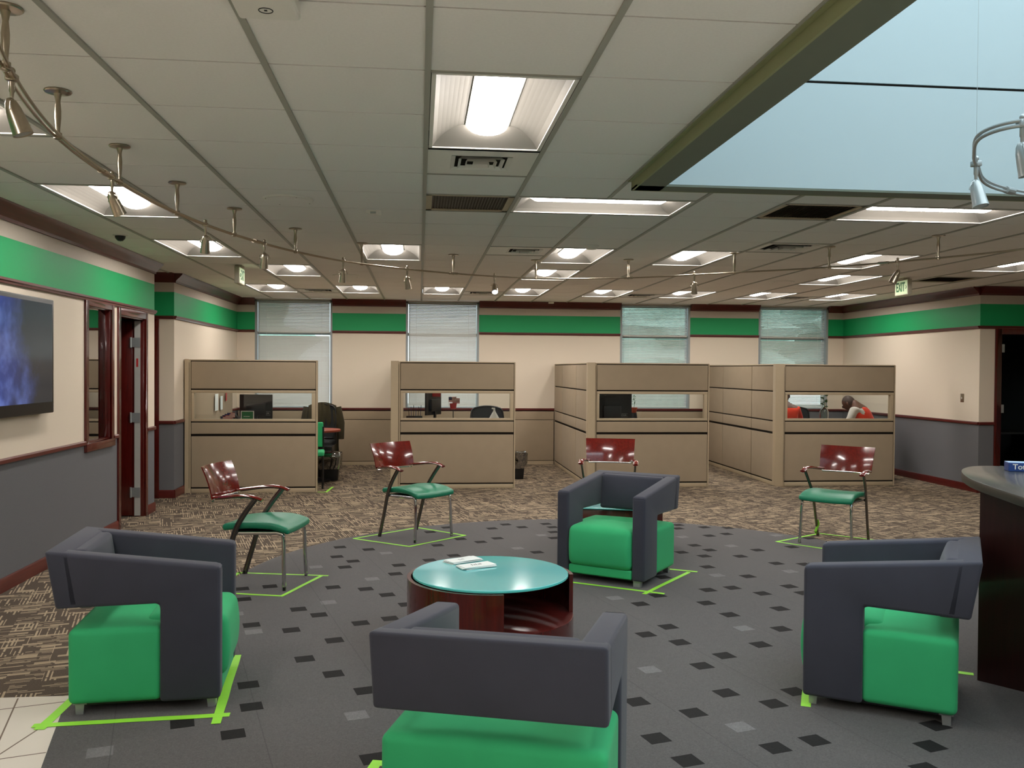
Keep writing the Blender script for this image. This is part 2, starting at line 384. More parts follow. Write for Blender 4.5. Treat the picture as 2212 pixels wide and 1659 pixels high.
BANDS = [(0, .925, 3), (.925, 2.205, 0), (2.205, 2.515, 1), (2.515, CE, 2)]
WM = ['cream', 'green', 'beige', 'greywall', 'dark']
def wall(name, axis, pos, a0, a1, th, opens=(), bands=BANDS):
    """vertical wall; axis 'x' spans x at y=pos..pos+th; axis 'y' spans y at x=pos..pos+th"""
    mb = MB(); us = sorted({a0, a1, *[o[0] for o in opens], *[o[1] for o in opens]}); us = [u for u in us if a0 <= u <= a1]
    zs = sorted({b[0] for b in bands} | {CE} | {o[2] for o in opens} | {o[3] for o in opens})
    zs = [z for z in zs if 0 <= z <= CE]
    for u0, u1 in zip(us, us[1:]):
        for z0, z1 in zip(zs, zs[1:]):
            um, zm = (u0+u1)/2, (z0+z1)/2
            if any(o[0] < um < o[1] and o[2] < zm < o[3] for o in opens): continue
            m = next(b[2] for b in bands if b[0] <= zm <= b[1])
            p, q = sorted((pos, pos+th))
            if axis == 'x': mb.box(u0, u1, p, q, z0, z1, m)
            else: mb.box(p, q, u0, u1, z0, z1, m)
    return struct(name, mb, WM, smooth=0)
WINS = [(-2.692, -1.442), (-.231, .992), (3.411, 4.638), (5.86, 7.119)]
wall('wall_back', 'x', BY, LX2-.2, RX+.2, .22, [(a, b, .94, 2.72) for a, b in WINS])
wall('wall_left', 'y', LX, FY, AY0, -.12, [(8.316, 8.918, .915, 2.14), (9.18, 9.988, 0, 2.11)])
wall('wall_left_far', 'y', LX2, AY1, BY+.2, -.15)
wall('wall_alcove', 'x', AY1, AX, LX2-.15, .12, [(-4.1, -3.24, 0, 2.11)])
wall('wall_alcove_side', 'y', AX, AY0-.2, AY1+.1, -.1)
wall('wall_alcove_near', 'x', AY0, AX, LX-.12, -.12)
wall('wall_right', 'y', RX, RY, BY+.2, .12)
wall('wall_right_near', 'x', RY, RX+.12, RXX, .12, [(7.70, 8.62, 0, 2.13)])
wall('wall_right_side', 'y', RXX, FY, RY, .12)
wall('wall_front', 'x', FY, AX, RXX, -.12)
# dark rooms behind the office window and the doorways
def room(name, x0, x1, y0, y1, skip):
    mb = MB(); t = .05
    if 'w' not in skip: mb.box(x0-t, x0, y0, y1, 0, CE)
    if 'e' not in skip: mb.box(x1, x1+t, y0, y1, 0, CE)
    if 's' not in skip: mb.box(x0, x1, y0-t, y0, 0, CE)
    if 'n' not in skip: mb.box(x0, x1, y1, y1+t, 0, CE)
    mb.box(x0-t, x1+t, y0-t, y1+t, CE, CE+.05)
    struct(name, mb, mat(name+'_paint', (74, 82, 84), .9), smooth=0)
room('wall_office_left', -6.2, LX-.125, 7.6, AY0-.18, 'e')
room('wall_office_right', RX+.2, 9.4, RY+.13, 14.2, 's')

# ceiling: tiles with shadow joints, tee bars along the depth
TROFF = [(-4, 0, 'v'), (0, 0, 'v'), (-1, 8, 'v'), (-4, 4, 'v'), (-4, 8, 'v'), (-3, 11, 'v'), (-4, 15, 'v'), (-2, 15, 'v'), (0, 15, 'v'),
         (2, 8, 'v'), (2, 11, 'v'), (2, 15, 'v'), (4, 15, 'v'), (6, 15, 'v'), (4, 8, 'v'), (7, 8, 'v'), (8, 11, 'v'), (8, 15, 'v'), (10, 15, 'v'), (10, 8, 'v'),
         (1, 4, 'h'), (5, 4, 'h'), (-4, -4, 'v'), (0, -6, 'v'), (-4, -9, 'v'), (1, -10, 'v'), (5, -10, 'v'), (9, -10, 'v'), (12, -6, 'v')]  # the out-of-view lights at the end are added to brighten the near ceiling
cells = set()
for i, j, o in TROFF: cells |= {(i, j), (i, j+1)} if o == 'v' else {(i, j), (i+1, j)}
GR = [(0, 4), (4, 4), (10, 11)]; DF = [(0, 2), (1, 8), (5, 7), (5, 16), (-3, 16), (1, 16), (9, 16)]
spec = set(GR) | set(DF)
SKX0, SKX1, SKY0, SKY1 = 1.26, 6.3, -.6, 5.33
mb = MB(); bg = MB()
for i in range(-7, 16):
    for j in range(-13, 20):
        x0, x1, y0, y1 = gx(i), gx(i+1), gy(j), gy(j+1)
        y1 = min(y1, BY)
        if y1-y0 < .05 or x1 > RXX+.3: continue
        if x0 >= RX+.1 and y0 > RY: continue
        if x0 > SKX0-.05 and x1 < SKX1 and y0 > SKY0 and y1 < SKY1+.01: continue
        if (i, j) in cells: continue
        bg.box(x0, x1, y0, y1, CE+.012, CE+.02)
        if (i, j) in spec: continue
        g = .005
        mb.box(x0+.002, x1-.002, y0+g, y1-g, CE, CE+.012)
ceil = struct('ceiling', mb, 'tile', smooth=0)
for q in ((AX-2.2, SKX0+.1, FY-.2, BY+.2), (SKX1-.1, RXX+.4, FY-.2, BY+.2), (SKX0+.1, SKX1-.1, FY-.2, SKY0+.1), (SKX0+.1, SKX1-.1, SKY1-.08, BY+.2)): bg.box(*q, CE+.2, CE+.25)  # unseen slab above the ceiling, added to block light from the sky
struct('ceiling_backing', bg, 'dark', smooth=0)
mb = MB(); hw = .012
for i in range(-7, 16):
    for j in range(-13, 20):
        x = gx(i); y0, y1 = gy(j), min(gy(j+1), BY)
        if (i, j) in {(2, 4), (6, 4)} or y1-y0 < .05 or (x > RX and y0 > RY): continue
        if SKX0 < x < SKX1 and y1 < SKY1+.3 and y0 > SKY0-.3:
            if not (y0 < SKY1 < y1): continue
            y0 = SKY1
        mb.box(x-hw, x+hw, y0, y1, CE-.008, CE+.012)
for i, j in sorted(cells | spec):
    mb.box(gx(i), gx(i+1), gy(j)-.006, gy(j)+.006, CE-.006, CE+.012) if (i, j-1) not in cells or (i, j) in spec else None
    if (i, j+1) not in cells or (i, j) in spec: mb.box(gx(i), gx(i+1), gy(j+1)-.006, gy(j+1)+.006, CE-.006, CE+.012)
struct('ceiling_tees', mb, 'tee', smooth=0)

# trims: crown, picture rail, chair rail, baseboard, per straight run
tn = [0]
def run(axis, pos, sgn, a0, a1, crown=1, rail=1, chair=1, base=1):
    """sgn = direction into the room"""
    mb = MB(); m = 0 if axis == 'y' else 1
    def pr(prof):        # prof: list of (depth, z)
        if axis == 'x': tf = lambda a, b, c: (c, pos+sgn*a, b)
        else: tf = lambda a, b, c: (pos+sgn*a, c, b)
        mb.prism(prof if (sgn > 0) == (axis == 'x') else prof[::-1], a0, a1, 0, tf)
    if crown: pr([(-.002, 2.63), (.018, 2.63), (.022, 2.652), (.04, 2.672), (.07, 2.70), (.095, 2.728), (.10, CE-.001), (-.002, CE-.001)])
    if rail: pr([(-.002, 2.185), (.018, 2.185), (.02, 2.20), (.03, 2.207), (.03, 2.225), (-.002, 2.225)])
    if chair: pr([(-.002, .905), (.016, .905), (.022, .912), (.022, .935), (.012, .945), (-.002, .945)])
    if base: pr([(-.002, 0), (.016, 0), (.016, .085), (.008, .10), (-.002, .10)])
    tn[0] += 1; return struct('trim_%d' % tn[0], mb, 'mahog' if axis == 'y' else 'mahogx', smooth=30)
xs = [LX2]+[v for p in WINS for v in p]+[RX]
for a, b in zip(xs[::2], xs[1::2]): run('x', BY, -1, a, b)
for a, b in WINS: run('x', BY, -1, a, b, 0, 0, 1, 1)
run('y', LX, 1, FY, 8.247, 0, 0, 1, 1); run('y', LX, 1, FY, AY0, 1, 1, 0, 0)
run('y', LX, 1, 8.987, 9.11, 0, 0, 1, 1); run('y', LX, 1, 10.058, AY0, 0, 0, 1, 1); run('y', LX, 1, 8.247, 8.987, 0, 0, 0, 1)
run('y', LX2, 1, AY1, BY); run('x', AY1, -1, -3.155, LX2, 1, 1, 1, 1); run('x', AY1, -1, AX, -3.155, 1, 1, 0, 0)
run('y', RX, -1, RY, BY); run('x', RY, -1, RX, 7.61); run('x', RY, -1, 7.61, RXX, 1, 1, 0, 0)
run('y', AX, 1, AY0, AY1); run('x', FY, 1, AX, RXX); run('y', RXX, -1, FY, RY)

# windows and blinds of the back wall
def window(n, x0, x1):
    root = thing('window_%d' % n, None, None, (0, 0, 0)); root['kind'] = 'structure'
    mb = MB(); z0, z1 = .94, 2.72; y = BY+.10
    mb.box(x0, x0+.035, BY-.004, y+.1, z0, z1); mb.box(x1-.035, x1, BY-.004, y+.1, z0, z1)
    mb.box(x0, x1, BY-.004, y+.1, z1-.03, z1); mb.box(x0, x1, BY-.002, y+.1, z0, z0+.02)
    mb.box(x0, x1, y+.02, y+.07, 2.155, 2.205)
    mb.build('window_frame', 'whitegrey', root, smooth=0, bevel=.003)
    MB().box(x0+.03, x1-.03, y+.04, y+.048, z0+.02, z1-.03).build('pane', 'glass', root, smooth=0)
    return root
def blind(x0, x1, tilt, label, gap_z=None):
    root = thing('window_blind', label, 'blinds', ((x0+x1)/2, BY+.05, .96), 0)
    w = (x1-x0)/2-.045; mb = MB(); ztop = 1.735
    spans = [(0.02, ztop)]
    if gap_z: spans = [(0.02, gap_z-.03), (gap_z+.02, ztop)]
    mb.box(-w, w, -.018, .018, ztop, ztop+.032).build('headrail', 'white', root, bevel=.002)
    sl = MB(); a = R_(tilt); hb = .0135
    for s0, s1 in spans:
        z = s0+.014
        while z < s1-.006:
            wob = random.uniform(-3, 3)*PI/180
            c, s = math.cos(a+wob)*hb, math.sin(a+wob)*hb
            sl.add([(-w, -c, z-s), (w, -c, z-s), (w, 0, z+.0035), (-w, 0, z+.0035), (w, c, z+s), (-w, c, z+s)], [(0, 1, 2, 3), (3, 2, 4, 5)])
            z += .0245
    sl.build('slats', 'blind', root, smooth=60)
    for s0, s1 in spans: MB().box(-w, w, -.01, .01, s0-.012, s0).build('bottom_rail', 'white', root)
    for x in (-w+.13, w-.13): MB().tube([(x, -.016, 0), (x, -.016, ztop)], .0016, 5).build('ladder_cord', 'white', root)
    MB().tube([(-w+.02, -.025, .55), (-w+.02, -.02, ztop)], .003, 6).build('tilt_wand', 'glass' if 0 else 'silver', root)
    return root
TL = [(62, 'white mini blind over the window behind the leftmost cubicle, rail at mid height', 1.215), (60, 'cream-lit mini blind over the window behind the second cubicle', None),
      (34, 'bluish mini blind over the window behind the third cubicle from the left', 1.215), (38, 'bluish mini blind over the rightmost window behind the two seated people', 1.215)]
for n, ((a, b), (t, l, g)) in enumerate(zip(WINS, TL), 1): window(n, a, b); blind(a, b, t, l, g)
# outdoors
struct('ground', MB().box(-25, 35, BY+.4, BY+40, -.6, -.5), 'asphalt', smooth=0)
def bush(x, y, r, h, label):
    bm = bmesh.new(); bmesh.ops.create_icosphere(bm, subdivisions=4, radius=1)
    for v in bm.verts:
        n = v.co.normalized(); k = 1+.22*math.sin(n.x*7+x)*math.sin(n.y*6)+.12*math.sin(n.z*13+x*2)+random.uniform(-.09, .09)
        v.co = Vector((n.x*r*k, n.y*r*k*.7, h*.62+n.z*h*.42*k))
    me = bpy.data.meshes.new('foliage'); bm.to_mesh(me); bm.free(); me.materials.append(MT['foliage'])
    root = thing('tree', label, 'tree', (x, y, -.5)); f = bpy.data.objects.new('foliage', me); C.objects.link(f); f.parent = root
    MB().tube([(0, 0, 0), (0, 0, h*.5)], [.18, .12], 10).build('trunk', 'mahog', root)
bush(6.2, BY+7, 3.1, 4.6, 'leafy tree outside seen through the third window blind')
bush(13.8, BY+10, 3.2, 5.6, 'leafy tree outside seen through the rightmost window blind')
bush(-6.5, BY+10, 3.2, 4.2, 'leafy tree outside seen through the leftmost window blind')

# left wall: office window 5, door 1
root = thing('window_5', None, None); root['kind'] = 'structure'
mb = MB(); X = LX+.018
mb.box(LX-.002, X, 8.247, 8.316, .845, 2.19); mb.box(LX-.002, X, 8.918, 8.987, .845, 2.19); mb.box(LX-.002, X, 8.316, 8.918, 2.14, 2.19); mb.box(LX-.002, X+.008, 8.247, 8.987, .845, .915)
mb.box(LX-.12, LX, 8.316, 8.328, .915, 2.14); mb.box(LX-.12, LX, 8.906, 8.918, .915, 2.14); mb.box(LX-.12, LX, 8.316, 8.918, .915, .93); mb.box(LX-.12, LX, 8.316, 8.918, 2.128, 2.14)
mb.build('casing', 'mahogz', root, bevel=.002)
MB().box(LX-.052, LX-.046, 8.328, 8.906, .93, 2.128).build('pane', 'darkglass', root, smooth=0)
def casing(mb, axis, pos, sgn, a0, a1, z1, wd=.07, d=.018, jd=.12):
    def b(u0, u1, e0, e1, z0, zz):
        p, q = sorted((pos+sgn*e0, pos+sgn*e1))
        mb.box(u0, u1, p, q, z0, zz) if axis == 'x' else mb.box(p, q, u0, u1, z0, zz)
    b(a0-wd, a0, -.002, d, 0, z1+wd); b(a1, a1+wd, -.002, d, 0, z1+wd); b(a0, a1, -.002, d, z1, z1+wd)
    b(a0, a0+.015, -jd, 0, 0, z1); b(a1-.015, a1, -jd, 0, 0, z1); b(a0, a1, -jd, 0, z1-.015, z1)
root = thing('door_1', None, None); root['kind'] = 'structure'
mb = MB(); casing(mb, 'y', LX, 1, 9.18, 9.988, 2.11); mb.build('casing', 'mahogz', root, bevel=.002)
lf = MB().box(LX-.96, LX-.12, 9.9680, 10.0120, .01, 2.09).build('door_leaf', 'mahogz', root, bevel=.002)
MB().box(LX-.095, LX-.035, 9.9590, 9.9670, .01, 2.09).build('hinge_edge', 'silverpaint', root)
MB().box(LX-.075, LX-.055, 9.9570, 9.9585, 1.60, 1.69).build('edge_label', 'red', root)
for z in (.26, 1.06, 1.86):
    h = MB().box(LX-.13, LX-.035, 9.9530, 9.9580, z-.05, z+.05); h.tube([(LX-.13, 9.9510, z-.055), (LX-.13, 9.9510, z+.055)], .009, 10); h.build('hinge', 'silver', root)
# alcove door (closed), right doorway
root = thing('door_2', None, None); root['kind'] = 'structure'
mb = MB(); casing(mb, 'x', AY1, -1, -4.1, -3.24, 2.11, .085); mb.build('casing', 'mahogz', root, bevel=.002)
MB().box(-4.085, -3.255, AY1+.03, AY1+.07, .005, 2.09).build('door_leaf', 'mahogz', root)
root = thing('door_3', None, None); root['kind'] = 'structure'
mb = MB(); casing(mb, 'x', RY, -1, 7.70, 8.62, 2.13, .088); mb.build('casing', 'mahogz', root, bevel=.002)
MB().box(7.725, 7.765, RY+.13, RY+1.0, .01, 2.1).build('door_leaf', 'mahogz', root)
for z in (.3, 1.12, 1.93): MB().box(7.716, 7.79, RY+.055, RY+.06, z-.055, z+.055).build('hinge', 'silver', root)
# things in the right-hand dark room
t = thing('wall_cabinet', 'dark red-brown wall cabinet inside the dim right-hand room', 'cabinet', (8.5, 13.6, 1.45))
MB().box(-.6, .6, -.02, .3, 0, .5).build('body', 'mahogz', t, bevel=.004)
for x in (-.3, .3): 
    d = MB().box(x-.28, x+.28, -.04, -.02, .02, .48).build('door', 'mahogz', t, bevel=.003); MB().lathe([(.0, 0), (.012, .004), (.009, .02)], 12, (x+(.2 if x < 0 else -.2), -.045, .08), tf=Matrix.Rotation(PI/2, 3, 'X')).build('knob', 'silver', d)
t = thing('office_desk', 'dark desk standing inside the dim right-hand room', 'desk', (8.4, 12.6, 0))
MB().box(-.6, .7, -.35, .35, .71, .74).build('desktop', 'counter', t, bevel=.004); MB().box(-.55, -.1, -.3, .3, 0, .71).build('pedestal', 'black', t, bevel=.004); MB().box(.6, .66, -.3, .3, 0, .71).build('leg', 'black', t)

# ------------------------------------------------------------------ ceiling fixtures
def troffer_proto(orient):
    L, W = 2*T-.03, T-.03; t = thing('ceiling_light', '-', 'ceiling light')
    hl, hw_, d = L/2, W/2, .085; lw = .105
    mb = MB()
    # white frame lip
    for a in ((-hw_, hw_, -hl, -hl+.018), (-hw_, hw_, hl-.018, hl), (-hw_, -hw_+.018, -hl, hl), (hw_-.018, hw_, -hl, hl)): mb.box(*a, -.004, .004)
    mb.build('frame', 'white', t, smooth=0)
    mb = MB(); n = 8
    for s in (-1, 1):       # curved side reflectors
        pr = [(hw_-.016-(hw_-.016-lw)*(k/n), d*math.sin(k/n*PI/2)**.8) for k in range(n+1)]
        for (a, za), (b, zb) in zip(pr, pr[1:]):
            q = [(s*a, -hl+.016, za), (s*a, hl-.016, za), (s*b, hl-.05-.1*zb/d, zb), (s*b, -hl+.05+.1*zb/d, zb)]
            q[0] = (s*a, -hl+.016+.13*za/d, za); q[1] = (s*a, hl-.016-.13*za/d, za); q[2] = (s*b, hl-.016-.13*zb/d, zb); q[3] = (s*b, -hl+.016+.13*zb/d, zb)
            mb.quad(*q)
    for s in (-1, 1):       # end slopes
        for (a, za), (b, zb) in zip(pr, pr[1:]):
            ya_, yb_ = s*(hl-.016-.13*za/d), s*(hl-.016-.13*zb/d); mb.quad((-a, ya_, za), (a, ya_, za), (b, yb_, zb), (-b, yb_, zb))
    mb.box(-hw_, hw_, -hl, hl, d+.002, d+.006)
    mb.build('reflector', 'trof', t, smooth=50)
    mb = MB(); pts = [(lw*math.cos(PI*k/10), .008+ -.0*0 + (d-.008)-math.sin(PI*k/10)*.055) for k in range(11)]
    for (a, za), (b, zb) in zip(pts, pts[1:]): mb.quad((a, -hl+.15, za), (b, -hl+.15, zb), (b, hl-.15, zb), (a, hl-.15, za))
    for s in (-1, 1): mb.add([(x, s*(hl-.15), z) for x, z in pts]+[(0, s*(hl-.06), d-.01)], [tuple([k, k+1, 11]) for k in range(10)])
    mb.build('lens', 'lens', t, smooth=50)
    for s in (-1, 1): MB().box(s*lw-.004, s*lw+.004, -hl+.146, hl-.146, d-.006, d+.001).build('lens_edge', 'tee', t)
    return t
LT = {(-4, 0): 'ceiling light at the far left edge, half hidden behind the nearest spotlight', (0, 0): 'largest ceiling light, nearest the viewer, above the air diffuser',
      (-1, 8): 'ceiling light with sprung frame crossed by the curved rail left of centre', (-4, 4): 'large ceiling light by the left wall crossed by the curved rail',
      (-4, 8): 'ceiling light by the left wall, second along from the television', (-3, 11): 'ceiling light just left of the wide round speaker, in front of the left exit sign',
      (-4, 15): 'ceiling light over the leftmost window', (-2, 15): 'ceiling light between the first and second windows', (0, 15): 'ceiling light directly above the second window',
      (2, 8): 'ceiling light with a smoke detector at its near edge, right of the small diffuser', (2, 11): 'ceiling light crossed by the rail right of centre',
      (2, 15): 'ceiling light right of the second window, near the back wall', (4, 15): 'ceiling light left of the third window near the back wall', (6, 15): 'ceiling light above the third window behind a spotlight',
      (4, 8): 'ceiling light left of the square white diffuser', (7, 8): 'ceiling light just behind the rail on the right', (8, 11): 'ceiling light left of the right exit sign',
      (8, 15): 'ceiling light above the rightmost window', (10, 15): 'ceiling light in the back right corner', (10, 8): 'ceiling light cut by the right edge of the view, above the exit sign level',
      (1, 4): 'long sideways ceiling light right of the dark return grille', (5, 4): 'long sideways ceiling light at right below the blue panel frame',
      (-4, -4): 'unseen fill light added as a ceiling light overhead behind the viewer at left', (0, -6): 'unseen fill light added as a ceiling light overhead behind the viewer in the middle',
      (-4, -9): 'unseen fill light added as the left ceiling light by the wall far behind the viewer', (1, -10): 'unseen fill light added as the middle ceiling light by the wall far behind the viewer', (5, -10): 'unseen fill light added as the right-of-middle ceiling light far behind the viewer', (9, -10): 'unseen fill light added as the right ceiling light by the wall far behind the viewer', (12, -6): 'unseen fill light added as a ceiling light right of the skylight behind the viewer'}
P0 = troffer_proto('v'); first = True
for i, j, o in TROFF:
    if o == 'v': loc = (gx(i)+T/2, gy(j)+T, CE); rz = 0
    else: loc = (gx(i)+T, gy(j)+T/2, CE); rz = PI/2
    if first: P0.location = loc; P0.rotation_euler = (0, 0, rz); P0['label'] = LT[(i, j)]; P0['group'] = 'recessed ceiling lights'; first = False
    else: dup(P0, loc, rz, LT[(i, j)], 'recessed ceiling lights')
# air diffusers
def diffuser(i, j, label, sz=.46, off=(0, 0)):
    t = thing('air_diffuser', label, 'air vent', (gx(i)+T/2, gy(j)+T/2, CE)); h = T/2-.012; k = sz/2; ox, oy = off
    mb = MB()
    mb.box(-h, h, -h, oy-k, -.002, .006); mb.box(-h, h, oy+k, h, -.002, .006); mb.box(-h, ox-k, oy-k, oy+k, -.002, .006); mb.box(ox+k, h, oy-k, oy+k, -.002, .006)
    mb.build('faceplate', 'white', t, smooth=0)
    MB().box(ox-k, ox+k, oy-k, oy+k, .009, .011).build('duct', 'dark', t, smooth=0)
    for q in range(4):
        a = k*(1-q*.24); b = a*.86; v = MB()
        for s in range(4):
            M = Matrix.Rotation(s*PI/2, 4, 'Z')
            P = [M @ Vector((-a, -a, -.004-.004*q)), M @ Vector((a, -a, -.004-.004*q)), M @ Vector((b, -b, .008)), M @ Vector((-b, -b, .008))]
            v.quad(*[(p.x+ox, p.y+oy, p.z) for p in P])
        v.build('louvre', 'white', t, smooth=0)
    return t
for (i, j), l in zip(DF, ['square air diffuser behind the nearest ceiling light', 'white air diffuser left of the light with the smoke detector', 'square white air diffuser on the right above the rail',
                          'small air diffuser left of the light above the third window', 'white air diffuser between the two leftmost back lights', 'air diffuser above and right of the second window', 'air diffuser between the two back right lights']):
    diffuser(i, j, l, .33 if j in (2, 8) else .44, (.0, .0) if j != 8 else (.06, 0))
def grille(i, j, label):
    t = thing('return_grille', label, 'air vent', (gx(i)+T/2, gy(j)+T/2, CE)); h = T/2-.012; mb = MB()
    mb.box(-h, h, -h, -h+.04, -.003, .006); mb.box(-h, h, h-.04, h, -.003, .006); mb.box(-h, -h+.04, -h, h, -.003, .006); mb.box(h-.04, h, -h, h, -.003, .006)
    mb.build('frame', 'pframe', t, smooth=0)
    mb = MB(); k = 26
    for q in range(k): x = -h+.045+(2*h-.09)*q/(k-1); mb.add([(x-.006, -h+.04, .0), (x+.006, -h+.04, .008), (x+.006, h-.04, .008), (x-.006, h-.04, 0)], [(0, 1, 2, 3)])
    mb.build('slats', 'grille', t, smooth=0); MB().box(-h+.04, h-.04, -h+.04, h-.04, .009, .011).build('duct', 'grille', t)
for (i, j), l in zip(GR, ['dark slatted return grille behind the nearest ceiling light', 'dark return grille left of the long right-hand ceiling light', 'dark return grille right of the right exit sign']): grille(i, j, l)
def speaker(x, y, r, label):
    t = thing('ceiling_speaker', label, 'speaker', (x, y, CE)); MB().lathe([(0, -.0125), (r*.9, -.0135), (r, -.01), (r*1.02, 0)], 40).build('ring', 'white', t, smooth=40)
    MB().lathe([(0, -.0145), (r*.88, -.0145), (r*.88, -.0125), (0, -.0125)], 40).build('grille', 'tile', t)
    for k in range(4): MB().lathe([(0, -.017), (.006, -.015), (0, -.012)], 8, (r*.94*math.cos(k*PI/2+.5), r*.94*math.sin(k*PI/2+.5), 0)).build('screw', 'steel', t)
speaker(gx(-1.51), gy(4.53), .165, 'round ceiling speaker between the nearest spotlight arc and the big left light')
speaker(gx(-1.53), gy(12.72), .16, 'round ceiling speaker behind the rail left of centre')
speaker(gx(7.5), gy(12.5), .155, 'round ceiling speaker left of the right exit sign')
t = thing('smoke_detector', 'small round smoke detector touching the near edge of a ceiling light', 'smoke detector', (gx(2.53), gy(7.72), CE))
MB().lathe([(.0, -.035), (.045, -.032), (.06, -.02), (.07, -.004), (.07, 0)], 28).build('cover', 'white', t)
t = thing('sensor_box', 'small white sensor box left of the dark return grille', 'sensor', (gx(-.6), gy(5.15), CE))
MB().add([(-.055, -.04, 0), (.055, -.04, 0), (.055, .04, 0), (-.055, .04, 0), (-.055, -.035, -.02), (.055, -.035, -.035), (.055, .035, -.035), (-.055, .035, -.02)], [(4, 7, 6, 5), (0, 4, 5, 1), (1, 5, 6, 2), (2, 6, 7, 3), (3, 7, 4, 0)]).build('housing', 'white', t, smooth=0)
MB().box(-.02, .02, -.045, -.034, -.026, -.012).build('window', 'silver', t)
t = thing('security_camera', 'small dark dome camera by the left wall crown', 'camera', (gx(-4.3), gy(7.66), CE))
MB().lathe([(0, -.008), (.06, -.008), (.062, 0), (0, 0)], 24).build('base', 'white', t); MB().lathe([(0, -.055), (.022, -.05), (.04, -.03), (.045, -.008)], 24).build('dome', 'black', t)
t = thing('motion_sensor', 'tiny white sensor where the ceiling meets the back wall', 'sensor', (3.55*T+GX, BY-.16, CE)); MB().box(-.045, .045, -.03, .03, -.035, 0).build('housing', 'white', t, bevel=.006)
# access point at the top edge
t = thing('wireless_access_point', 'square white access point with ring emblem at the top of the view', 'access point', (-.473, 2.81, CE))
MB().rbox(-.095, .095, -.1, .1, -.055, 0, .012).build('housing', 'white', t)
rg = MB(); rg.tube([(.0+.021*math.cos(a*PI/16), .018+.021*math.sin(a*PI/16), -.0555) for a in range(32)], .0018, 6, closed=True); rg.build('ring_emblem', 'black', t)
MB().box(-.0045, .0045, .0135, .0225, -.0565, -.0545).build('emblem_diamond', 'black', t)

# hung frame with glowing daylight panel
t = thing('skylight', 'large skylight with a pale blue well and a dark olive frame under it', 'skylight', (0, 0, 0))
z1 = 2.68; fw = .17; x0, x1, y0, y1 = SKX0, SKX1, SKY0, SKY1
mb = MB()
mb.box(x0+.004, x0+fw, y0, y1, z1, z1+.012); mb.box(x1-fw, x1-.004, y0, y1, z1, z1+.012); mb.box(x0, x1, y1-fw+.02, y1-.004, z1, z1+.012); mb.box(x0, x1, y0+.004, y0+fw, z1, z1+.012)
mb.build('soffit', 'sky_frame', t, smooth=0)
mb = MB(); mb.box(x0, x0+.012, y0, y1, z1-.001, CE-.001); mb.box(x1-.012, x1, y0, y1, z1-.001, CE-.001); mb.box(x0, x1, y1-.012, y1, z1-.001, CE-.001); mb.box(x0, x1, y0, y0+.012, z1-.001, CE-.001)
mb.build('fascia', 'sky_side', t, smooth=0)
MB().box(x0-.02, x0, y0, y1, CE-.014, CE-.001).build('edge_angle', 'sky_side', t, smooth=0)
a, b, c, d, zt, zs = x0+fw, x1-fw, y0+fw, y1-fw+.02, 4.7, 3.326
mb = MB()
for za, zb in ((z1+.013, zs-.008), (zs+.008, zt)):
    mb.box(a-.02, a, c-.02, d+.02, za, zb); mb.box(b, b+.02, c-.02, d+.02, za, zb); mb.box(a, b, d, d+.02, za, zb); mb.box(a, b, c-.02, c, za, zb)
struct('ceiling_well', mb, 'wellpaint', smooth=0)
mb = MB(); g = .012
mb.box(a-.03, a-g, c-.03, d+.03, zs-.01, zs+.01); mb.box(b+g, b+.03, c-.03, d+.03, zs-.01, zs+.01); mb.box(a, b, d+g, d+.03, zs-.01, zs+.01); mb.box(a, b, c-.03, c-g, zs-.01, zs+.01)
struct('trim_well_joint', mb, 'dark', smooth=0)
MB().box(a, b, c, d, zt, zt+.02).build('diffuser', 'panel', t, smooth=0)
mb = MB()
for k in range(5): q = c+(d-c)*k/4; mb.box(a, b, q-.02, q+.02, zt-.03, zt)
mb.build('glazing_bar', 'whitegrey', t, smooth=0)

# ------------------------------------------------------------------ curved lighting rail and spotlights
def catmull(P, n=8, closed=False):
    P = [Vector(p) for p in P]; out = []; k = len(P)
    for i in range(k-1):
        a = P[max(i-1, 0)]; b = P[i]; c = P[i+1]; d = P[min(i+2, k-1)]
        for q in range(n):
            t = q/n; out.append(.5*((2*b)+(c-a)*t+(2*a-5*b+4*c-d)*t*t+(3*b-a-3*c+d)*t**3))
    out.append(P[-1]); return out
ZR = 2.555
CAN = [(-1.32, 3.04), (-1.50, 3.93), (-1.55, 4.86), (-1.50, 5.78), (-1.33, 6.66), (-1.02, 7.55), (-.53, 8.33), (.33, 9.03), (1.20, 9.33), (2.14, 9.15), (3.03, 8.48), (3.72, 7.91), (4.30, 7.13)]
path = catmull([(-1.02, 2.1, ZR)]+[(x, y, ZR) for x, y in CAN]+[(4.62, 6.5, ZR), (4.72, 5.9, ZR)], 8)
def offset(path, d, dz=0):
    out = []
    for i, p in enumerate(path):
        t = (path[min(i+1, len(path)-1)]-path[max(i-1, 0)]).normalized(); n = Vector((-t.y, t.x, 0))
        out.append(p+n*d+Vector((0, 0, dz)))
    return out
t = thing('lighting_rail', 'long curved twin-rod brushed metal lighting rail hung from the ceiling on standoffs', 'track lighting')
mb = MB(); mb.tube(offset(path, .011), .0065, 8); mb.tube(offset(path, -.011), .0065, 8); mb.build('rail', 'steel', t)
for x, y in CAN:
    mb = MB(); mb.lathe([(0, CE-.001), (.052, CE-.001), (.054, CE-.006), (.05, CE-.010), (.016, CE-.014), (.012, CE-.03), (.0095, CE-.045), (.013, CE-.085), (.0125, CE-.115), (.0085, ZR+.03), (.0085, ZR+.016), (.016, ZR+.014), (.017, ZR-.010), (.011, ZR-.014), (0, ZR-.016)][::-1], 18, (x, y, 0))
    mb.build('standoff', 'steel', t)
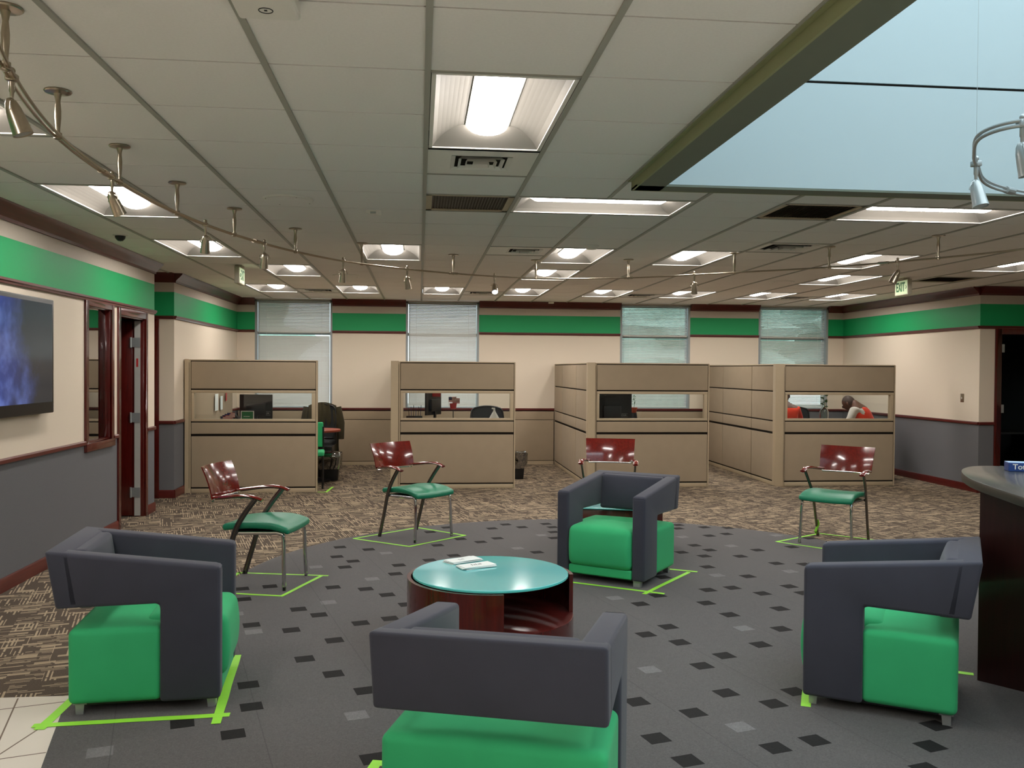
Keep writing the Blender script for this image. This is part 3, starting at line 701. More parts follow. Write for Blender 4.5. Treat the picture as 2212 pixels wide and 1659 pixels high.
def connector(idx, L=.09):
    p = path[idx]; d = (path[idx+1]-path[idx-1]).normalized(); mb = MB(); mb.tube([p-d*L/2, p+d*L/2], .022, 10, ry=.013); mb.build('connector', 'steel', t)
for k in (22, 43, 64, 80, 100): connector(k)
def spot_proto():
    t = thing('spotlight', '-', 'spotlight')
    mb = MB(); mb.box(-.014, .014, -.017, .017, -.02, .02); mb.lathe([(0, .034), (.008, .03), (.011, .022), (.008, .018)], 12); mb.build('clamp', 'steel', t, bevel=.003)
    MB().lathe([(.0, -.09), (.007, -.088), (.008, -.055), (.010, -.05), (.010, -.022), (0, -.02)], 12).build('stem', 'steel', t)
    return t
def spot(i, x, y, aim, label, matn='steel', glow=0, z=ZR, drop=.14):
    t = thing('spotlight', label, 'spotlight', (x, y, z), 0, 'spotlights on the curved rail' if matn == 'steel' else 'spotlights on the small right-hand rail')
    mb = MB(); mb.box(-.017, .017, -.017, .017, -.012, .012); mb.lathe([(0, .036), (.008, .032), (.012, .024), (.009, .012)], 12); mb.build('clamp', matn, t, bevel=.003)
    MB().lathe([(.0, -.075), (.006, -.073), (.007, -.05), (.0095, -.045), (.0095, -.014), (0, -.012)], 12).build('stem', matn, t)
    a = Vector(aim).normalized(); pv = Vector((0, 0, -.075-.035))+Vector((a.x, a.y, 0))*.018
    q = a.to_track_quat('Z', 'Y').to_matrix(); L = .125
    mb = MB(); top = pv-a*.045
    prof = [(0, 0), (.010, .002), (.019, .016), (.025, .04), (.0285, .075), (.031, .11), (.033, L), (.030, L), (.027, .1), (.0, .092)]
    mb.lathe(prof, 24, top, tf=q); sh = mb.build('shade', matn, t, smooth=50)
    MB().lathe([(0, .1225), (.0285, .1215), (.0285, .117), (0, .117)], 20, top, tf=q).build('lens', 'spotlamp' if glow else 'silver', t)
    sd = q @ Vector((1, 0, 0)); pvt = top+a*.05
    MB().tube([Vector((0, 0, -.073)), Vector((0, 0, -.073))+sd*.02+Vector((0, 0, -.01)), pvt+sd*.034-a*.025, pvt+sd*.031], .0026, 6).build('yoke', matn, t)
    MB().lathe([(0, -.006), (.007, -.004), (.007, .004), (0, .006)], 10, pvt+sd*.031, tf=(sd.to_track_quat('Z', 'Y').to_matrix())).build('pivot_screw', matn, t)
    lp = catmull([Vector((0, 0, -.07)), Vector((0, 0, -.085))-sd*.03, Vector((0, 0, -.115))-sd*.042, pvt-sd*.036-a*.02, top+a*.012], 5)
    MB().tube(lp, .0022, 6).build('cable', matn, t)
    return t
MT['spotlamp'] = emit('lit_lamp', (.85, .9, 1.0), 3.0, True)
SP = [(-1.36, 3.2, (.35, .1, -1), 'nearest brushed metal spotlight at the upper left corner'), (-1.55, 4.72, (.3, .5, -1), 'spotlight in front of the large left ceiling light'),
      (-1.43, 6.22, (-.15, .5, -1), 'spotlight in front of the second left ceiling light'), (-1.20, 7.1, (-.1, .3, -1), 'spotlight just left of the ceiling light over the left exit sign'),
      (-.70, 8.10, (-.1, .25, -1), 'spotlight beside the round speaker left of centre'), (-.05, 8.72, (.15, .3, -1), 'spotlight between the speaker and the second window'),
      (.79, 9.22, (0, -.75, -.8), 'spotlight whose lit lamp faces the viewer near the centre'), (2.70, 8.80, (.1, .3, -1), 'spotlight in front of the ceiling light above the third window'),
      (4.10, 7.42, (-.45, .1, -1), 'spotlight just left of the right exit sign')]
for k, (x, y, a, l) in enumerate(SP):
    p = min(path, key=lambda q: (q.x-x)**2+(q.y-y)**2); spot(k, p.x, p.y, a, l, glow=(k == 6))
# small second rail at the right
t = thing('lighting_rail', 'small looped silver lighting rail hung by a wire at the right edge', 'track lighting')
p2 = catmull([(3.05, 3.05, 2.5), (2.55, 2.95, 2.5), (2.18, 3.03, 2.5), (2.11, 3.22, 2.5), (2.26, 3.50, 2.5), (2.42, 3.72, 2.5), (2.62, 3.98, 2.5), (2.83, 4.15, 2.5), (3.1, 4.27, 2.5), (3.5, 4.3, 2.5)], 8)
mb = MB(); mb.tube(offset(p2, 0, .009), .007, 8); mb.tube(offset(p2, 0, -.009), .007, 8); mb.build('rail', 'silver', t)
MB().tube([(2.38, 3.67, 2.50), (2.38, 3.67, 4.66)], .0009, 5).build('suspension_wire', 'silver', t)
q = p2[57]; q1 = p2[59]; MB().tube([q, q1], .018, 10).build('connector', 'silver', t)
spot(0, 2.38, 3.67, (.1, -.25, -1), 'silver spotlight on the small right-hand rail, clear of the edge', 'silver', 0, 2.5)
spot(1, 2.16, 3.06, (.2, -.1, -1), 'silver spotlight cut by the right edge of the view', 'silver', 0, 2.5)

# exit signs
def exit_sign(x, y, face, label):
    t = thing('exit_sign', label, 'exit sign', (x, y, CE)); hh, hl, d = .19, .15, .027
    MB().box(-.04, .04, -.07, .07, -.02, 0).build('canopy', 'signbody', t, bevel=.004)
    MB().rbox(-d, d, -hl, hl, -.02-hh, -.02, .008).build('housing', 'signbody', t)
    s = face
    MB().box(s*d-.001, s*d+.003, -hl+.012, hl-.012, -.008-hh, -.032).build('face', 'signface', t, smooth=0)
    m = frame3((s*(d+.0045), 0, -.02-hh/2), (0, -s*-1 if 0 else s, 0), (0, 0, 1))
    if s < 0: m = frame3((-(d+.0045), .012, -.02-hh/2), (0, -1, 0), (0, 0, 1))
    else: m = frame3((d+.0045, .012, -.02-hh/2), (0, 1, 0), (0, 0, 1))
    textmesh('lettering', 'EXIT', .155, 'signgreen', t, m, bold=.003, sx=.62)
    c = MB(); o = -.118 if s < 0 else -.118; k = 1 if s < 0 else 1
    c.tube([(s*(d+.005), o+.012, -.095), (s*(d+.005), o-.004, -.115), (s*(d+.005), o+.012, -.135)], .0035, 5); c.build('chevron', 'signgreen', t)
exit_sign(5.86, 10.45, -1, 'green and white exit sign at right, above the grey and cream wall')
exit_sign(-2.02, 10.4, 1, 'exit sign seen nearly edge-on at left, in front of the leftmost window')

# ------------------------------------------------------------------ cubicle partitions
ZT = [(1.32, 1.695, 'upper_panel'), (.745, .905, 'belt_panel'), (.065, .73, 'lower_panel')]
def partition(label, w, glazed=True, th=.075, bays=None, post=None, group='cubicle partitions', name='cubicle_partition', top=1.70, mid=False):
    """local: x along 0..w, front face y=0 (facing -y), thickness +y"""
    t = thing(name, label, 'partition', (0, 0, 0), 0, group); e = .02; g = .016
    bays = bays or [(0, w)]
    fr = MB(); fr.box(0, w, .012, th-.012, .02, top-.012); 
    if glazed:
        fr = MB(); fr.box(0, w, .012, th-.012, .02, .925); fr.box(0, w, .012, th-.012, 1.305, top-.012); fr.box(0, e, .012, th-.012, .925, 1.305); fr.box(w-e, w, .012, th-.012, .925, 1.305)
    fr.build('core', 'dark', t, smooth=0)
    mb = MB(); mb.rbox(0, w, 0, th, top-.016, top, .006, n=1)
    mb.box(-.002, e*.75, .001, th-.001, 0, top-.008); mb.box(w-e*.75, w+.002, .001, th-.001, 0, top-.008); mb.build('end_cap', 'pframe', t)
    for a, b in bays:
        a_ = a+(e if a == 0 else g/2); b_ = b-(e if b == w else g/2)
        for z0, z1, nm in ZT:
            if nm == 'upper_panel': z1 = top-.018
            MB().rbox(a_, b_, .0, th, z0+g/2, z1-g/2, .007, n=1).build(nm, 'pfab', t)
        if not glazed: MB().rbox(a_, b_, .0, th, .905+g/2, 1.32-g/2, .007, n=1).build('middle_panel', 'pfab', t)
        MB().box(a_, b_, .004, th-.004, .0, .055).build('kick_plate', 'pframe', t, bevel=.003)
    if glazed:
        mb = MB(); z0, z1 = .912, 1.312; f = .03
        mb.box(e, w-e, .002, th-.002, z0, z0+f); mb.box(e, w-e, .002, th-.002, z1-f-.006, z1)
        mb.box(e, e+.035, .004, th-.004, z0, z1); mb.box(w-e-.05, w-e, .004, th-.004, z0, z1); mb.build('window_frame', 'pframe', t, bevel=.003)
        MB().box(e+.03, w-e-.045, th/2-.003, th/2+.003, z0+f, z1-f).build('glass', 'glass', t, smooth=0)
    return t
def post(x, y, sx, sy, label):
    t = thing('partition_post', label, 'partition post', (x, y, 0), 0, 'corner posts of the cubicles'); MB().rbox(0, sx, 0, sy, 0, 1.705, .006, n=1).build('post', 'pframe', t)
    MB().tube([(sx+.001, -.001, z) for z in (.06, 1.66)], .002, 4).build('slotted_strip', 'dark', t)
def place(t, x, y, rz=0): t.location = (x, y, 0); t.rotation_euler = (0, 0, rz)
place(partition('glazed front partition of the leftmost cubicle', 1.595, True), -2.905, 11.78)
place(partition('glazed front partition of the second cubicle from the left', 1.555, True), -.27, 12.07)
place(partition('glazed front partition of the third cubicle, behind the slate armchair', 1.59, True), 2.384, 12.07)
place(partition('glazed front partition of the rightmost cubicle with the seated people', 1.63, True), 5.052, 12.09)
post(-2.965, 11.775, .058, .09, 'slim post between the left wall and the leftmost cubicle')
post(-.38, 12.06, .105, .105, 'tan corner post of the second cubicle')
post(2.27, 12.05, .112, .105, 'wide tan corner post of the third cubicle')
post(4.925, 12.07, .122, .105, 'wide tan corner post of the rightmost cubicle')
L = BY-.05-12.16
def side(label, X, th=.1):
    w = L; b = [0, 13.0-12.16, 14.28-12.16, w]; p = partition(label, w, False, th, [(b[k], b[k+1]) for k in range(3)])
    # rotate so local +x runs to +Y, front face (-y) faces... -X
    p.location = (X+0, 12.16, 0); p.rotation_euler = (0, 0, PI/2); 
    for ch in p.children:
        ch.data.transform(Matrix.Translation((0, -th, 0)))
    return p
side('deep side partition between the second cubicle and the leftmost one', -.375)
side('panelled side partition of the third cubicle', 2.275)
side('panelled side partition of the rightmost cubicle, seen between the two right-hand cubicles', 4.93)
def low(x0, x1, label):
    t = thing('low_partition', label, 'partition', (x0, BY-.075, 0), 0, 'low tan panels along the back wall'); w = x1-x0; n = 1 if w < 1.6 else 2
    MB().box(0, w, .01, .05, 0, .9).build('core', 'dark', t, smooth=0)
    for k in range(n):
        a, b = w*k/n+.004, w*(k+1)/n-.004
        MB().rbox(a, b, 0, .05, .755, .895, .006, n=1).build('belt_panel', 'pfab', t); MB().rbox(a, b, 0, .05, .065, .748, .006, n=1).build('lower_panel', 'pfab', t); MB().box(a, b, .002, .05, 0, .058).build('kick_plate', 'pframe', t)
low(LX2+.03, -.385, 'low tan panel under the leftmost window'); low(-.27, 2.268, 'low tan panel under the second window'); low(2.38, 4.92, 'low tan panel under the third window')

# ------------------------------------------------------------------ cubicle contents
def work_surface(x0, x1, y0, y1, label, z=.73):
    t = thing('work_surface', label, 'desk', ((x0+x1)/2, (y0+y1)/2, 0)); a, b = (x1-x0)/2, (y1-y0)/2
    MB().rbox(-a, a, -b, b, z-.03, z, .008, n=1).build('desktop', 'desk', t); MB().box(-a+.02, -a+.05, -b+.05, b-.05, 0, z-.03).build('support_panel', 'pframe', t); MB().box(a-.05, a-.02, -b+.05, b-.05, 0, z-.03).build('support_panel', 'pframe', t)
work_surface(-2.92, -1.75, 11.875, 12.75, 'desk behind the leftmost cubicle front'); work_surface(-.26, 1.0, 12.165, 12.85, 'desk behind the second cubicle front')
work_surface(2.40, 3.3, 12.17, 12.9, 'desk behind the third cubicle front'); work_surface(5.06, 6.55, 12.185, 12.75, 'desk behind the rightmost cubicle front')
def monitor(x, y, rz, label, w=.5, h=.32, z0=.93, text=True, lean=0):
    t = thing('monitor', label, 'monitor', (x, y, .73), rz)
    zz = z0-.73
    MB().rbox(-w/2, w/2, -.012, .012, zz, zz+h, .006, n=1).build('back_shell', 'black', t)
    MB().box(-w/2+.012, w/2-.012, .0121, .0135, zz+.015, zz+h-.012).build('screen', 'tvoff', t, smooth=0)
    MB().rbox(-.13, .13, -.045, -.011, zz+.05, zz+.22, .012, n=1).build('vent_box', 'black', t)
    MB().box(-.02, .02, -.04, -.015, 0.008, zz+.12).build('stand', 'black', t); MB().rbox(-.12, .12, -.09, .09, 0, .012, .005, n=1).build('foot', 'black', t)
    if text:
        m = frame3((w*.28, -.0135, zz+.085), (1, 0, 0), (0, 0, 1)); textmesh('asset_lettering', 'NCUA', .036, 'silver', t, m, .0004)
        MB().tube([(w*.28-.065, -.0125, zz+.06), (w*.28+.065, -.0125, zz+.06), (w*.28+.065, -.0125, zz+.108), (w*.28-.065, -.0125, zz+.108)], .0012, 4, closed=True).build('asset_frame', 'silver', t)
    return t
MT['tvoff'] = mat('dark_screen', (20, 26, 34), .1)
monitor(-2.19, 12.42, R_(4), 'black monitor back with asset tag in the leftmost cubicle', .43, .34, .90)
monitor(.19, 12.6, R_(62), 'black monitor turned sideways in the second cubicle', .46, .34, .96, False)
t = thing('notice_card', 'red card on top of the sideways monitor in the second cubicle', 'card', (.19, 12.57, 1.235)); MB().box(-.1, .1, -.018, -.014, -.02, .05).build('card', 'red', t)
monitor(2.70, 12.5, R_(3), 'large black monitor back with asset tag in the third cubicle', .58, .4, .88)
def task_chair(x, y, rz, label, top=1.03, w=.46):
    t = thing('task_chair', label, 'office chair', (x, y, 0), rz, 'black mesh task chairs in the cubicles')
    n = 9; mb = MB()
    def back(u, v):   # u -1..1, v 0..1
        ww = w/2*(.88+.12*math.sin(PI*v))*(1 if v < .9 else 1-.10*(v-.9)/.1)
        return (u*ww, -.20-.04*(1-u*u)-.06*v, .52+(top-.52)*v-.03*max(0, v-.9)*10*u*u)
    V = [back(-1+2*i/n, j/n) for j in range(n+1) for i in range(n+1)]; F = [(j*(n+1)+i, j*(n+1)+i+1, (j+1)*(n+1)+i+1, (j+1)*(n+1)+i) for j in range(n) for i in range(n)]
    V2 = [(a, b-.012, c) for a, b, c in V]; k = len(V); mb.add(V+V2, F+[tuple(q+k for q in f[::-1]) for f in F]); mb.build('mesh_back', 'blackmatte', t)
    pts = [back(-1, v/8) for v in range(9)]+[back(-1+2*u/8, 1) for u in range(1, 9)]+[back(1, 1-v/8) for v in range(1, 9)]+[back(1-2*u/8, 0) for u in range(1, 8)]
    MB().tube([(a, b-.006, c) for a, b, c in pts], .014, 8, closed=True).build('back_frame', 'black', t)
    MB().tube([(0, -.06, .42), (0, -.25, .44), (0, -.285, .56), (0, -.29, .8)], .022, 8).build('back_support', 'black', t)
    MB().rbox(-.24, .24, -.22, .26, .43, .50, .03, .01, 4).build('seat', 'blackmatte', t)
    for s in (-1, 1): a = MB(); a.tube([(s*.24, 0, .44), (s*.29, 0, .46), (s*.29, 0, .64)], .014, 8); a.rbox(s*.29-.035, s*.29+.035, -.13, .13, .64, .665, .01, n=2); a.build('armrest', 'black', t)
    MB().tube([(0, 0, .08), (0, 0, .43)], .028, 12).build('column', 'black', t)
    for k in range(5):
        a = 2*PI*k/5; l = MB(); l.tube([(0, 0, .10), (.30*math.cos(a), .30*math.sin(a), .065)], [.022, .014], 8); o = l.build('leg', 'black', t)
        MB().lathe([(0, -.012), (.028, -.012), (.028, .012), (0, .012)], 14, (.30*math.cos(a), .30*math.sin(a), .028), tf=Matrix.Rotation(PI/2, 3, 'X')).build('caster', 'black', o)
    return t
task_chair(-1.55, 13.95, R_(172), 'black task chair with a jacket over it in the leftmost cubicle', 1.04)
task_chair(1.02, 13.35, R_(180), 'black mesh task chair in the second cubicle', 1.04, .5)
task_chair(3.17, 13.4, R_(190), 'black mesh task chair in the third cubicle, behind the potted plant', 1.02, .46)
task_chair(6.32, 14.3, R_(180), 'black task chair between the two seated people', 1.0, .4)
# jacket
t = thing('jacket', 'dark olive jacket hung over the leftmost cubicle task chair', 'jacket', (-1.50, 14.26, 0))
mb = MB(); n = 14; V = []; F = []
for j in range(n+1):
    for i in range(n+1):
        u = -1+2*i/n; v = j/n; fold = .018*math.sin(i*2.3+v*3)+.012*math.sin(i*4.1)
        V.append((u*(.21+.07*v)+.02*math.sin(v*5), -.02-.05*math.sin(PI*min(1, v*1.5))+fold-.05*u*u, 1.07-.78*v-.05*u*u*(1-v)))
F = [(j*(n+1)+i, j*(n+1)+i+1, (j+1)*(n+1)+i+1, (j+1)*(n+1)+i) for j in range(n) for i in range(n) if not (j > 6 and 5 <= i <= 7)]
k = len(V); V += [(a, b+.016, c) for a, b, c in V]; mb.add(V, F+[tuple(q+k for q in f[::-1]) for f in F]); mb.build('body', 'olive', t, smooth=60)
MB().tube([(-.24, -.05, 1.0), (-.28, -.06, .75), (-.27, -.05, .5)], [.05, .055, .045], 10).build('sleeve', 'olive', t); MB().tube([(.24, -.05, 1.0), (.29, -.06, .75), (.29, -.05, .5)], [.05, .055, .045], 10).build('sleeve', 'olive', t)
# round red-topped table end, pc tower, bins, green guest chair (built later)
t = thing('round_table', 'red-brown round-ended table in the leftmost cubicle entrance', 'table', (-1.45, 12.95, 0))
MB().prism([(.34*math.cos(a*PI/18), .36*math.sin(a*PI/18)) for a in range(-9, 10)]+[(-.3, .36), (-.3, -.36)], .705, .735).build('tabletop', 'redtop', t, bevel=.006); MB().lathe([(.2, 0), (.2, .02), (.035, .05), (.03, .705)], 24).build('pedestal', 'black', t)
t = thing('computer_tower', 'black computer case under the leftmost cubicle table', 'computer', (-1.36, 13.45, 0)); MB().rbox(-.1, .1, -.2, .2, .02, .46, .008, n=1).build('case', 'black', t); MB().box(-.09, .09, -.204, -.2, .3, .4).build('drive_panel', 'silver', t)
def bin_(x, y, label, s=1.0):
    t = thing('waste_bin', label, 'waste bin', (x, y, 0), 0, 'black bins with clear liners')
    def ring(w, d, z, r=.02): return [(sx*(w-r)+r*math.cos(a), sy*(d-r)+r*math.sin(a), z) for sx, sy, b in ((1, 1, 0), (-1, 1, 90), (-1, -1, 180), (1, -1, 270)) for a in [R_(b+q*30) for q in range(4)]]
    def shell(rs, inner=True):
        m = MB(); n = 16; V = [v for r in rs for v in r]; m.add(V, [(i*n+j, i*n+(j+1) % n, (i+1)*n+(j+1) % n, (i+1)*n+j) for i in range(len(rs)-1) for j in range(n)]+[tuple(range(n-1, -1, -1))]); return m
    shell([ring(.115, .085, 0), ring(.15, .115, .38), ring(.142, .107, .38), ring(.108, .078, .01)]).build('bin', 'black', t)
    rs = []
    for k, (dw, z) in enumerate([(.004, .16), (.012, .22), (.018, .32), (.02, .385), (.01, .40), (-.02, .38), (-.03, .2)]):
        rs.append([(a*(1+(dw+random.uniform(-.008, .008))/.15), b*(1+(dw+random.uniform(-.008, .008))/.12), c+random.uniform(-.012, .012)) for a, b, c in ring(.15, .115, z)])
    m = shell(rs); m.f = m.f[:-1]; m.mi = m.mi[:-1]; m.build('bin_liner', 'bag', t, smooth=60)
bin_(-1.27, 13.05, 'black waste bin with clear liner in the leftmost cubicle entrance'); bin_(1.40, 13.12, 'black waste bin with clear liner behind the second cubicle front')
# desk clutter, leftmost cubicle
t = thing('desk_phone', 'dark desk phone handset in the leftmost cubicle', 'phone', (-2.42, 12.2, .73)); MB().add([(-.1, -.1, 0), (.1, -.1, 0), (.1, .12, 0), (-.1, .12, 0), (-.1, -.1, .03), (.1, -.1, .03), (.1, .12, .1), (-.1, .12, .1)], [(0, 3, 2, 1), (4, 5, 6, 7), (0, 1, 5, 4), (1, 2, 6, 5), (2, 3, 7, 6), (3, 0, 4, 7)]).build('base', 'black', t, bevel=.005)
MB().tube(catmull([(-.09, -.02, .22), (-.04, 0, .245), (.04, 0, .2), (.09, -.01, .13)], 5), .022, 10).build('handset', 'black', t); MB().box(-.03, .03, .03, .06, .06, .24).build('cradle', 'black', t)
def pot(name, x, y, z, r, h, label, mt='terracotta', lv=9, lh=.14, lm='leaf', flags=False):
    t = thing(name, label, 'plant', (x, y, z)); MB().lathe([(r*.7, 0), (r*.95, h*.8), (r*1.08, h*.8), (r*1.1, h), (r*.95, h), (r*.9, h*.85), (0, h*.85)], 20).build('pot', mt, t)
    st = MB(); st.tube([(0, 0, h*.8), (.01, 0, h+lh*.6), (-.012, 0, h+lh)], .003, 6); st.build('stem', 'leaf', t)
    lf = MB()
    for k in range(lv):
        a = k*2.4; zz = h+lh*(.15+.85*k/lv); d = Vector((math.cos(a), math.sin(a), .5)).normalized(); sd = Vector((-math.sin(a), math.cos(a), 0)); b = Vector((0, 0, zz)); L_ = lh*.32
        lf.add([b, b+d*L_*.5+sd*L_*.17, b+d*L_, b+d*L_*.5-sd*L_*.17], [(0, 1, 2, 3)])
    lf.build('leaves', lm, t); return t
def flag(t, x, y, z, s=.1, rz=0):
    m = MB()
    for k in range(7): m.box(-s/2, s/2, -.001, .001, z+k*s*.09, z+k*s*.09+s*.09, k % 2)
    m.box(-s/2, -s*.08, -.0016, .0016, z+s*.27, z+s*.63, 2); m.xf(Matrix.Translation((x, y, 0)) @ Matrix.Rotation(rz, 4, 'Z')); m.build('flag', ['red', 'white', 'blue'], t, smooth=0)
    MB().tube([(x-s/2*math.cos(rz), y, z-.08), (x-s/2*math.cos(rz), y, z+s*.68)], .002, 5).build('flag_stick', 'pframe', t)
t = thing('flag_cup', 'small cup of red and white striped flags in the leftmost cubicle', 'flags', (-2.52, 12.05, .73)); MB().lathe([(.03, 0), (.035, .09), (.03, .09), (.0, .01)], 16).build('cup', 'blue', t)
for k in range(4): flag(t, -.02+.03*k, .01*k, .17+.015*k, .1, R_(-30+18*k))
t = thing('framed_card', 'small green card in a white frame in the leftmost cubicle', 'sign', (-2.235, 12.05, .73), R_(-4)); MB().box(-.09, .09, 0, .006, .0, .305).build('stand', 'glass', t); MB().box(-.085, .085, -.004, 0, .19, .305).build('frame', 'white', t); MB().box(-.074, .074, -.006, -.004, .2, .296).build('card', 'signgreen', t); MB().box(-.05, .03, -.007, -.006, .23, .235).build('printed_line', 'white', t)
for k, (y, z, w_, h_, m_, l) in enumerate([(13.3, 1.10, .2, .24, 'paper', 'white paper sheet pinned on the left wall of the leftmost cubicle'), (13.62, 1.08, .14, .2, 'paper', 'narrow paper pinned right of the white sheet in the leftmost cubicle'), (13.95, 1.16, .08, .12, 'red', 'small red note pinned in the leftmost cubicle')]):
    t = thing('pinned_paper', l, 'paper', (LX2+.08, y, z)); MB().box(-.002, .002, -w_/2, w_/2, -h_/2, h_/2).build('sheet', m_, t)
t = thing('cubicle_lining', 'tan panel lining the left wall inside the leftmost cubicle', 'partition', (LX2+.01, 11.9, 0)); MB().rbox(0, .05, 0, 2.6, .0, 1.52, .006, n=1).build('panel', 'pfab', t)
# second cubicle clutter
t = thing('flag_pot', 'small potted plant with striped flags hung in the second cubicle window', 'plant', (.46, 12.35, .73)); MB().lathe([(.02, .32), (.04, .33), (.05, .4), (.044, .4), (0, .34)], 16).build('pot', 'red', t); MB().lathe([(.03, 0), (.03, .01), (.006, .02), (.006, .32)], 12).build('stand', 'black', t)
flag(t, -.01, -.02, .42, .11, .3); flag(t, .04, .01, .40, .11, -.5)
lf = MB()
for k in range(8): a = k*.8; lf.add([(0, 0, .42), (.02*math.cos(a), .02*math.sin(a)-.01, .46), (.05*math.cos(a), .05*math.sin(a), .50), (.03*math.cos(a), .03*math.sin(a)+.01, .46)], [(0, 1, 2, 3)])
lf.build('leaves', 'leaf', t)
t = thing('pen_tray', 'black mesh pen organiser in the second cubicle', 'organiser', (-.07, 12.45, .73)); MB().box(-.11, .11, -.07, .07, 0, .22).build('tray', 'blackmatte', t, bevel=.004)
for k in range(6): MB().tube([(-.07+.03*k, 0, .2), (-.08+.035*k, .01, .33+.02*(k % 3))], .004, 6).build('pen', 'blue' if k % 2 else 'black', t)
t = thing('spray_bottle', 'white bottle at the right end of the second cubicle window', 'bottle', (1.02, 12.3, .73)); MB().lathe([(.0, 0), (.07, .0), (.075, .12), (.07, .2), (.03, .27), (.014, .3), (.014, .325), (0, .325)], 20).build('bottle', 'whitecloth', t); MB().box(-.035, .012, -.01, .01, .325, .345).build('pump', 'white', t, bevel=.003)
# third cubicle plant
p = pot('potted_plant', 3.075, 12.72, .99, .045, .075, 'small plant in an orange pot beside the monitor in the third cubicle', lv=12, lh=.17)
MB().lathe([(.04, -.26), (.04, -.25), (.008, -.24), (.008, -.01), (.04, -.005), (.04, 0)], 14).build('riser', 'black', p)
# rightmost cubicle: glass jar with sprig
t = thing('glass_vase', 'clear glass vase with a dark sprig beside the seated person in the red vest', 'vase', (5.83, 12.5, .73)); MB().lathe([(.0, .0), (.06, 0), (.062, .3), (.03, .36), (.024, .4), (.03, .42), (.026, .42), (.02, .4), (.026, .36), (.056, .3), (.054, .01), (0, .01)], 24).build('vase', glass('vase_glass', (.85, .92, .9)), t)
MB().tube([(0, 0, .02), (.01, 0, .3), (-.01, 0, .5)], .003, 6).build('stem', 'leaf', t); lf = MB()
for k in range(10): a = k*1.3; z = .36+.018*k; lf.add([(0, 0, z), (.03*math.cos(a), .03*math.sin(a), z+.02), (.06*math.cos(a), .06*math.sin(a), z+.01), (.03*math.cos(a)+.01, .03*math.sin(a), z-.01)], [(0, 1, 2, 3)])
lf.build('leaves', 'leaf', t)

# ------------------------------------------------------------------ seated people
def skinned(name, pts, edges, mt, parent, sub=2, root=0):
    me = bpy.data.meshes.new(name); me.from_pydata([p[:3] for p in pts], edges, []); me.materials.append(MT[mt])
    o = bpy.data.objects.new(name, me); C.objects.link(o); o.parent = parent
    sk = o.modifiers.new('skin', 'SKIN'); sk.use_smooth_shade = True; sv = me.skin_vertices[0].data
    for i, p in enumerate(pts):
        sv[i].radius = (p[3], p[4] if len(p) > 4 else p[3]); sv[i].use_root = (i == root)
    sb = o.modifiers.new('sub', 'SUBSURF'); sb.levels = sb.render_levels = sub; return o
def head_mesh(name, mt, parent, c, rz, pitch, s=1.0):
    bm = bmesh.new(); bmesh.ops.create_uvsphere(bm, u_segments=32, v_segments=24, radius=1)
    for v in bm.verts:
        x, y, z = v.co; f = max(0, y)
        X_ = x*.078*(1-.22*max(0, -z)); Y_ = y*.098*(1 if y > 0 else 1.02); Z_ = z*.118
        if y > 0: Y_ -= .012*max(0, -z)*f                     # flatten the lower face
        nose = math.exp(-((x/.13)**2+((z+.12)/.22)**2)) if y > .5 else 0; Y_ += .026*nose
        eye = sum(math.exp(-(((x-q)/.16)**2+((z-.08)/.1)**2)) for q in (-.38, .38)) if y > .4 else 0; Y_ -= .010*eye
        lip = math.exp(-((x/.28)**2+((z+.48)/.08)**2)) if y > .4 else 0; Y_ += .008*lip
        chin = math.exp(-((x/.3)**2+((z+.85)/.2)**2)) if y > .1 else 0; Y_ += .012*chin
        v.co = Vector((X_, Y_, Z_))
    for s_ in (-1, 1):
        r = bmesh.ops.create_uvsphere(bm, u_segments=12, v_segments=8, radius=1)
        for v in r['verts']: x, y, z = v.co; v.co = Vector((s_*.078+x*.010, y*.02-.008, z*.032-.005))
    M = Matrix.Translation(c) @ Matrix.Rotation(rz, 4, 'Z') @ Matrix.Rotation(pitch, 4, 'X') @ Matrix.Scale(s, 4)
    bm.transform(M); me = bpy.data.meshes.new(name); bm.to_mesh(me); bm.free(); me.materials.append(MT[mt]); me.shade_smooth()
    o = bpy.data.objects.new(name, me); C.objects.link(o); o.parent = parent
    for q in (-1, 1):
        e = MB(); e.lathe([(0, -.0115), (.007, -.009), (.0115, 0), (.007, .009), (0, .0115)], 12); e.xf(M @ Matrix.Translation((q*.030, .083, .012))); e.build('eye', 'white', o)
    return o, M
